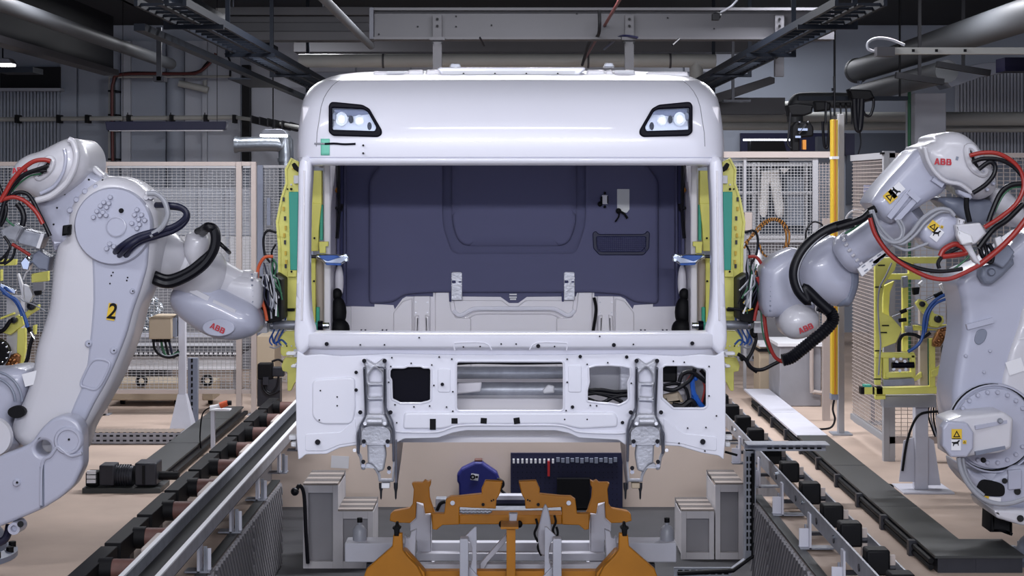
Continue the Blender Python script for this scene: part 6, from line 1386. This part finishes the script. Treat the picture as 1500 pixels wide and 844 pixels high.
# ================================================================ YELLOW TOOL STANDS
t = thing('tool_stand', 'yellow parked gripper on a white post behind the right robot', 'tool stand', 'parked gripper stands')
YY = 11.8
def yp(poly, Y=YY, tt=.05, m='yellow_paint', nm='frame_member', r=1.0, f=r4): return G().plate(fillet(f(poly),r,3), Y, tt, .004).build(nm, m, t)
yp([(108,62),(200,58),(213,95),(205,120),(155,185),(142,260),(142,330),(188,352),(242,412),(212,480),(145,505),(136,690),(110,690)])
yp([(200,58),(430,56),(428,88),(205,88)]); yp([(150,140),(335,138),(335,168),(150,168)], YY+.1); yp([(275,88),(300,88),(300,140),(275,140)], YY+.1)
yp([(150,200),(205,175),(182,230),(176,320),(186,400),(200,430),(160,420),(148,330)], YY+.12)
yp([(245,165),(272,165),(272,525),(245,525)], YY+.12); yp([(500,235),(528,235),(528,400),(500,400)], YY+.12); yp([(300,395),(545,390),(545,418),(300,420)], YY+.1)
yp([(112,530),(305,530),(305,556),(112,556)], YY-.02); yp([(148,556),(176,556),(176,660),(148,660)], YY-.02); yp([(286,540),(308,540),(308,655),(340,625),(340,650),(310,670),(286,665)], YY-.02)
yp([(160,628),(300,625),(300,650),(160,655)], YY-.03); yp([(378,460),(406,460),(406,720),(378,720)], YY); yp([(100,705),(415,698),(415,732),(100,738)], YY-.02, .08); yp([(470,700),(520,690),(520,725),(470,728)], YY-.02)
yp([(406,610),(440,588),(444,605),(410,648),(390,650),(388,620)], YY-.03); yp([(110,735),(160,735),(160,760),(110,762)], YY+.05)
yp([(310,285),(330,265),(360,275),(400,335),(445,350),(450,378),(420,405),(385,400),(370,360),(325,310)], YY-.06)
for q, r in (((415,362),5.2),((338,288),4)):
    x, y = r4([q])[0]; G().lathe(W(x,y,YY-.06),(0,-1,0),[(0,0),(m2(r,YY),0),(m2(r,YY),.03),(m2(r*.6,YY),.035),(m2(r*.5,YY),.02),(0,.02)],18).build('pivot', 'dark_steel', t)
x, y = r4([(535,525)])[0]; C = G().lathe(W(x,y,YY-.02),(0,-1,0),[(0,0),(m2(30,YY),0),(m2(30,YY),.06),(m2(18,YY),.06),(m2(17,YY),.03),(0,.03)],36).build('tool_changer', 'black_rubber', t)
G().cyl(W(x,y,YY-.04),W(x,y,YY-.065),m2(16,YY),n=28).build('hub', 'label_white', C)
for k in range(14): a = 2*math.pi*k/14; G().ball(W(x+24*math.cos(a),y+24*math.sin(a),YY-.08),.010,u=8,v=6).build('ball_lock', 'chrome', C)
yp([(430,195),(520,155),(532,220),(450,225)], YY-.08, .06, 'label_white', 'valve_cover'); yp([(395,470),(430,405),(465,400),(470,440),(430,500),(395,500)], YY-.05, .05, 'copper', 'manifold')
for q in ((440,415),(455,412),(432,440),(440,452),(425,470),(412,490),(402,482)): G().ball(W(*r4([q])[0],YY-.06),.014,u=8,v=6).build('coupling', 'copper', t)
yp([(440,490),(475,425),(480,432),(448,500)], YY-.09, .02, 'galv', 'strip')
for k, (pts, m, r) in enumerate((([(530,225),(460,240),(400,275),(360,330),(348,390),(345,440),(320,490),(270,525)],'hose_blue',2.4),([(470,260),(410,285),(375,330),(365,380),(355,430)],'hose_blue',2),([(225,525),(228,470),(250,440),(300,440),(340,455),(380,430)],'hose_black',2.6),
    ([(190,85),(160,150),(130,210),(122,300),(128,400),(135,480),(130,560),(125,640)],'hose_grey',1.2),([(280,380),(340,395),(400,410),(450,400),(545,360)],'hose_grey',1),([(370,460),(370,560),(372,690)],'hose_green',1))):
    hose('air_line', r4(pts), YY-.1+.004*k, m2(r,YY), m, t)
for q in ((140,97),(125,205),(160,395),(150,430),(125,520),(120,660)): a = r4([q])[0]; G().bp(a[0]-5,a[1]-.8,a[0]+5,a[1]+.8,YY-.012,YY).build('cable_tie', 'black_print', t)
G().cyl(W(*r4([(190,592)])[0],YY-.06),W(*r4([(300,590)])[0],YY-.06),m2(4.5,YY),n=12).build('cylinder', 'black_gloss', t)
for q in ((200,560),(215,575),(235,560),(255,572),(270,585),(200,610),(230,618),(260,612)): G().cyl(W(*r4([q])[0],YY-.04),W(*r4([q])[0],YY-.07),m2(2.4,YY),n=8).build('fitting', 'galv', t)
yp([(150,665),(300,655),(305,688),(150,698)], YY-.06, .06, 'galv', 'slide_block'); yp([(245,155),(270,150),(272,205),(245,210)], YY-.02, .06, 'galv', 'slide_block'); yp([(262,400),(295,398),(295,430),(262,430)], YY-.02, .06, 'galv', 'slide_block')
yp([(325,190),(345,172),(355,185),(338,205)], YY-.05, .05, 'label_white', 'valve_cover'); yp([(295,210),(330,205),(325,240),(300,245)], YY-.04, .05, 'black_rubber', 'valve')
for a, b in (((190,350),(232,335)),((262,315),(298,300)),((355,272),(398,250))): p, q = r4([a,b]); G().cyl(W(p[0],p[1],YY-.07),W(q[0],q[1],YY-.07),m2(1.8,YY),n=10).build('rod', 'chrome', t)
for a, b in (((232,330),(262,318)),((225,370),(262,365)),((400,250),(440,232))): p, q = r4([a,b]); G().cyl(W(p[0],p[1],YY-.07),W(q[0],q[1],YY-.07),m2(3,YY),n=10).build('damper', 'black_rubber', t)
G().bp(*r4([(330,300)])[0],*r4([(375,690)])[0],YY+.14,YY+.2).build('back_plate', 'fence_beige', t); G().bp(*r4([(150,740)])[0],*r4([(410,800)])[0],YY+.1,YY+.2).build('back_plate', 'grey_steel', t)
for q, m in (((38,55),'black_rubber'),((55,95),'yellow_paint'),((95,105),'black_rubber'),((115,145),'black_rubber')): G().bp(*r4([(q[0],700)])[0],*r4([(q[1],735)])[0],YY-.02,YY+.05).build('end_sensor', m, t)
G().bp(*r4([(55,690)])[0],*r4([(90,700)])[0],YY-.02,YY+.05).build('end_sensor', 'teal', t)
YS2 = 12.0; a, b = W(1341,575,YS2), W(1360,575,YS2); G().box(a.x,b.x,YS2,YS2+.09,.012,a.z).build('post', 'white_steel', t, bev=.005)
G().plate([(1317,706),(1324,646),(1341,640),(1341,706)], YS2+.04, .012).build('gusset', 'white_steel', t); G().plate([(1360,640),(1368,646),(1378,711),(1360,711)], YS2+.04, .012).build('gusset', 'white_steel', t)
a, b = W(1318,0,YS2), W(1392,0,YS2); G().box(a.x,b.x,YS2-.12,YS2+.25,0,.012).build('base_plate', 'white_steel', t)
hose('cable', [(1376,603),(1350,606),(1338,620),(1328,650),(1322,690)], YS2-.02, .009, 'black_print', t)
for k in range(6): hose('cable', [(1362+k*3,590),(1360+k*4,610+k*3),(1370+k*2,640)], YS2+.1, .006, 'hose_grey' if k % 2 else 'black_print', t)
t = thing('tool_stand', 'yellow parked gripper partly hidden behind the left robot', 'tool stand', 'parked gripper stands')
l7 = lambda pl: [(x/4.69, 380+y/4.69) for x, y in pl]; YY = 11.8
def yq(*a, **k): k['f'] = l7; return yp(*a, **k)
yq([(0,490),(75,415),(125,380),(150,395),(160,450),(70,520),(20,505)]); yq([(120,480),(172,470),(172,620),(150,745),(120,740),(115,620)]); yq([(160,380),(220,325),(265,310),(265,345),(200,385),(175,410)], YY-.03)
yq([(215,100),(330,80),(330,150),(215,160)], YY+.1); yq([(0,0),(110,0),(105,40),(0,45)], YY+.1); yq([(0,70),(8,70),(8,150),(0,150)]); yq([(0,400),(90,365),(95,378),(0,415)]); yq([(225,455),(245,450),(240,520),(225,500)])
for q, r in (((222,318),6),((102,416),4.6)): x, y = l7([q])[0]; G().lathe(W(x,y,YY-.03),(0,-1,0),[(0,0),(m2(r,YY),0),(m2(r,YY),.04),(m2(r*.55,YY),.045),(m2(r*.5,YY),.02),(0,.02)],18).build('pivot', 'dark_steel', t)
x, y = l7([(-20,640)])[0]; C = G().lathe(W(x,y,YY-.05),(0,-1,0),[(0,0),(m2(21,YY),0),(m2(21,YY),.06),(m2(11,YY),.06),(m2(10,YY),.03),(0,.03)],32).build('tool_changer', 'black_rubber', t)
for k in range(12): a = 2*math.pi*k/12; G().ball(W(x+16*math.cos(a),y+16*math.sin(a),YY-.11),.010,u=8,v=6).build('ball_lock', 'chrome', C)
yq([(20,740),(60,660),(110,645),(135,665),(125,745),(60,775)], YY-.04, .05, 'copper', 'manifold'); yq([(5,740),(70,630),(82,640),(20,750)], YY-.1, .02, 'galv', 'strip')
for q in ((100,660),(70,690),(95,695),(60,712),(85,725),(42,765),(110,720)): G().ball(W(*l7([q])[0],YY-.06),.014,u=8,v=6).build('coupling', 'copper', t)
for k, (pts, m, r) in enumerate((([(0,195),(60,250),(110,280),(145,340),(170,400),(190,470)],'hose_blue',2.6),([(20,230),(90,275),(130,330),(150,390)],'hose_blue',2),([(225,535),(205,600),(190,680),(160,740)],'hose_black',2.8),([(195,475),(215,510),(235,545)],'chrome',2),([(-10,500),(30,480),(75,415)],'hose_black',3),([(130,260),(170,290),(230,310),(310,355)],'galv',1),([(200,70),(175,100),(160,140)],'label_white',1.2))):
    hose('air_line', l7(pts), YY-.1+.004*k, m2(r,YY), m, t)
yq([(115,100),(125,95),(155,180),(165,280),(150,260)], YY-.02, .04, 'label_white', 'valve_cover'); yq([(160,170),(200,190),(225,250),(200,300),(170,290)], YY, .05, 'label_white', 'valve_cover'); yq([(225,160),(300,155),(300,215),(225,220)], YY+.02, .05, 'grey_steel', 'slide_block'); yq([(230,220),(275,215),(275,245),(240,250)], YY, .05, 'black_rubber', 'valve')
yq([(0,160),(60,190),(110,210),(105,240),(50,225),(0,200)], YY-.05, .04, 'chrome', 'slide_block'); yq([(180,470),(205,465),(215,495),(190,505)], YY-.12, .04, 'black_rubber', 'valve')
a = W(20,560,YY+.1); G().box(a.x-.05,a.x+.05,YY+.1,YY+.2,.012,a.z+.6).build('post', 'white_steel', t); G().box(a.x-.2,a.x+.2,YY-.05,YY+.35,0,.012).build('base_plate', 'white_steel', t)
# ================================================================ origins at the base of each thing
bpy.context.view_layer.update()
done = {}
for o in list(bpy.data.objects):
    if o.parent or o.type == 'CAMERA': continue
    ch = kids(o) if o.type == 'EMPTY' else []
    if o.type == 'EMPTY':
        pts = [c.matrix_local @ Vector(b) if c.type == 'LIGHT' else Vector(b) for c in ch if c.type == 'MESH' for b in c.bound_box]
        if not pts: continue
        b = Vector(((min(p.x for p in pts)+max(p.x for p in pts))/2, (min(p.y for p in pts)+max(p.y for p in pts))/2, min(p.z for p in pts)))
        o.location = Vector(o.location)+b
        for c in ch: c.matrix_parent_inverse = Matrix.Translation(-b)
    elif o.type == 'MESH' and o.data.users == 1 and not kids(o) and o.get('kind') != 'structure':
        pts = [Vector(b) for b in o.bound_box]
        b = Vector((sum(p.x for p in pts)/8, sum(p.y for p in pts)/8, min(p.z for p in pts)))
        o.data.transform(Matrix.Translation(-b)); o.location = Vector(o.location)+b
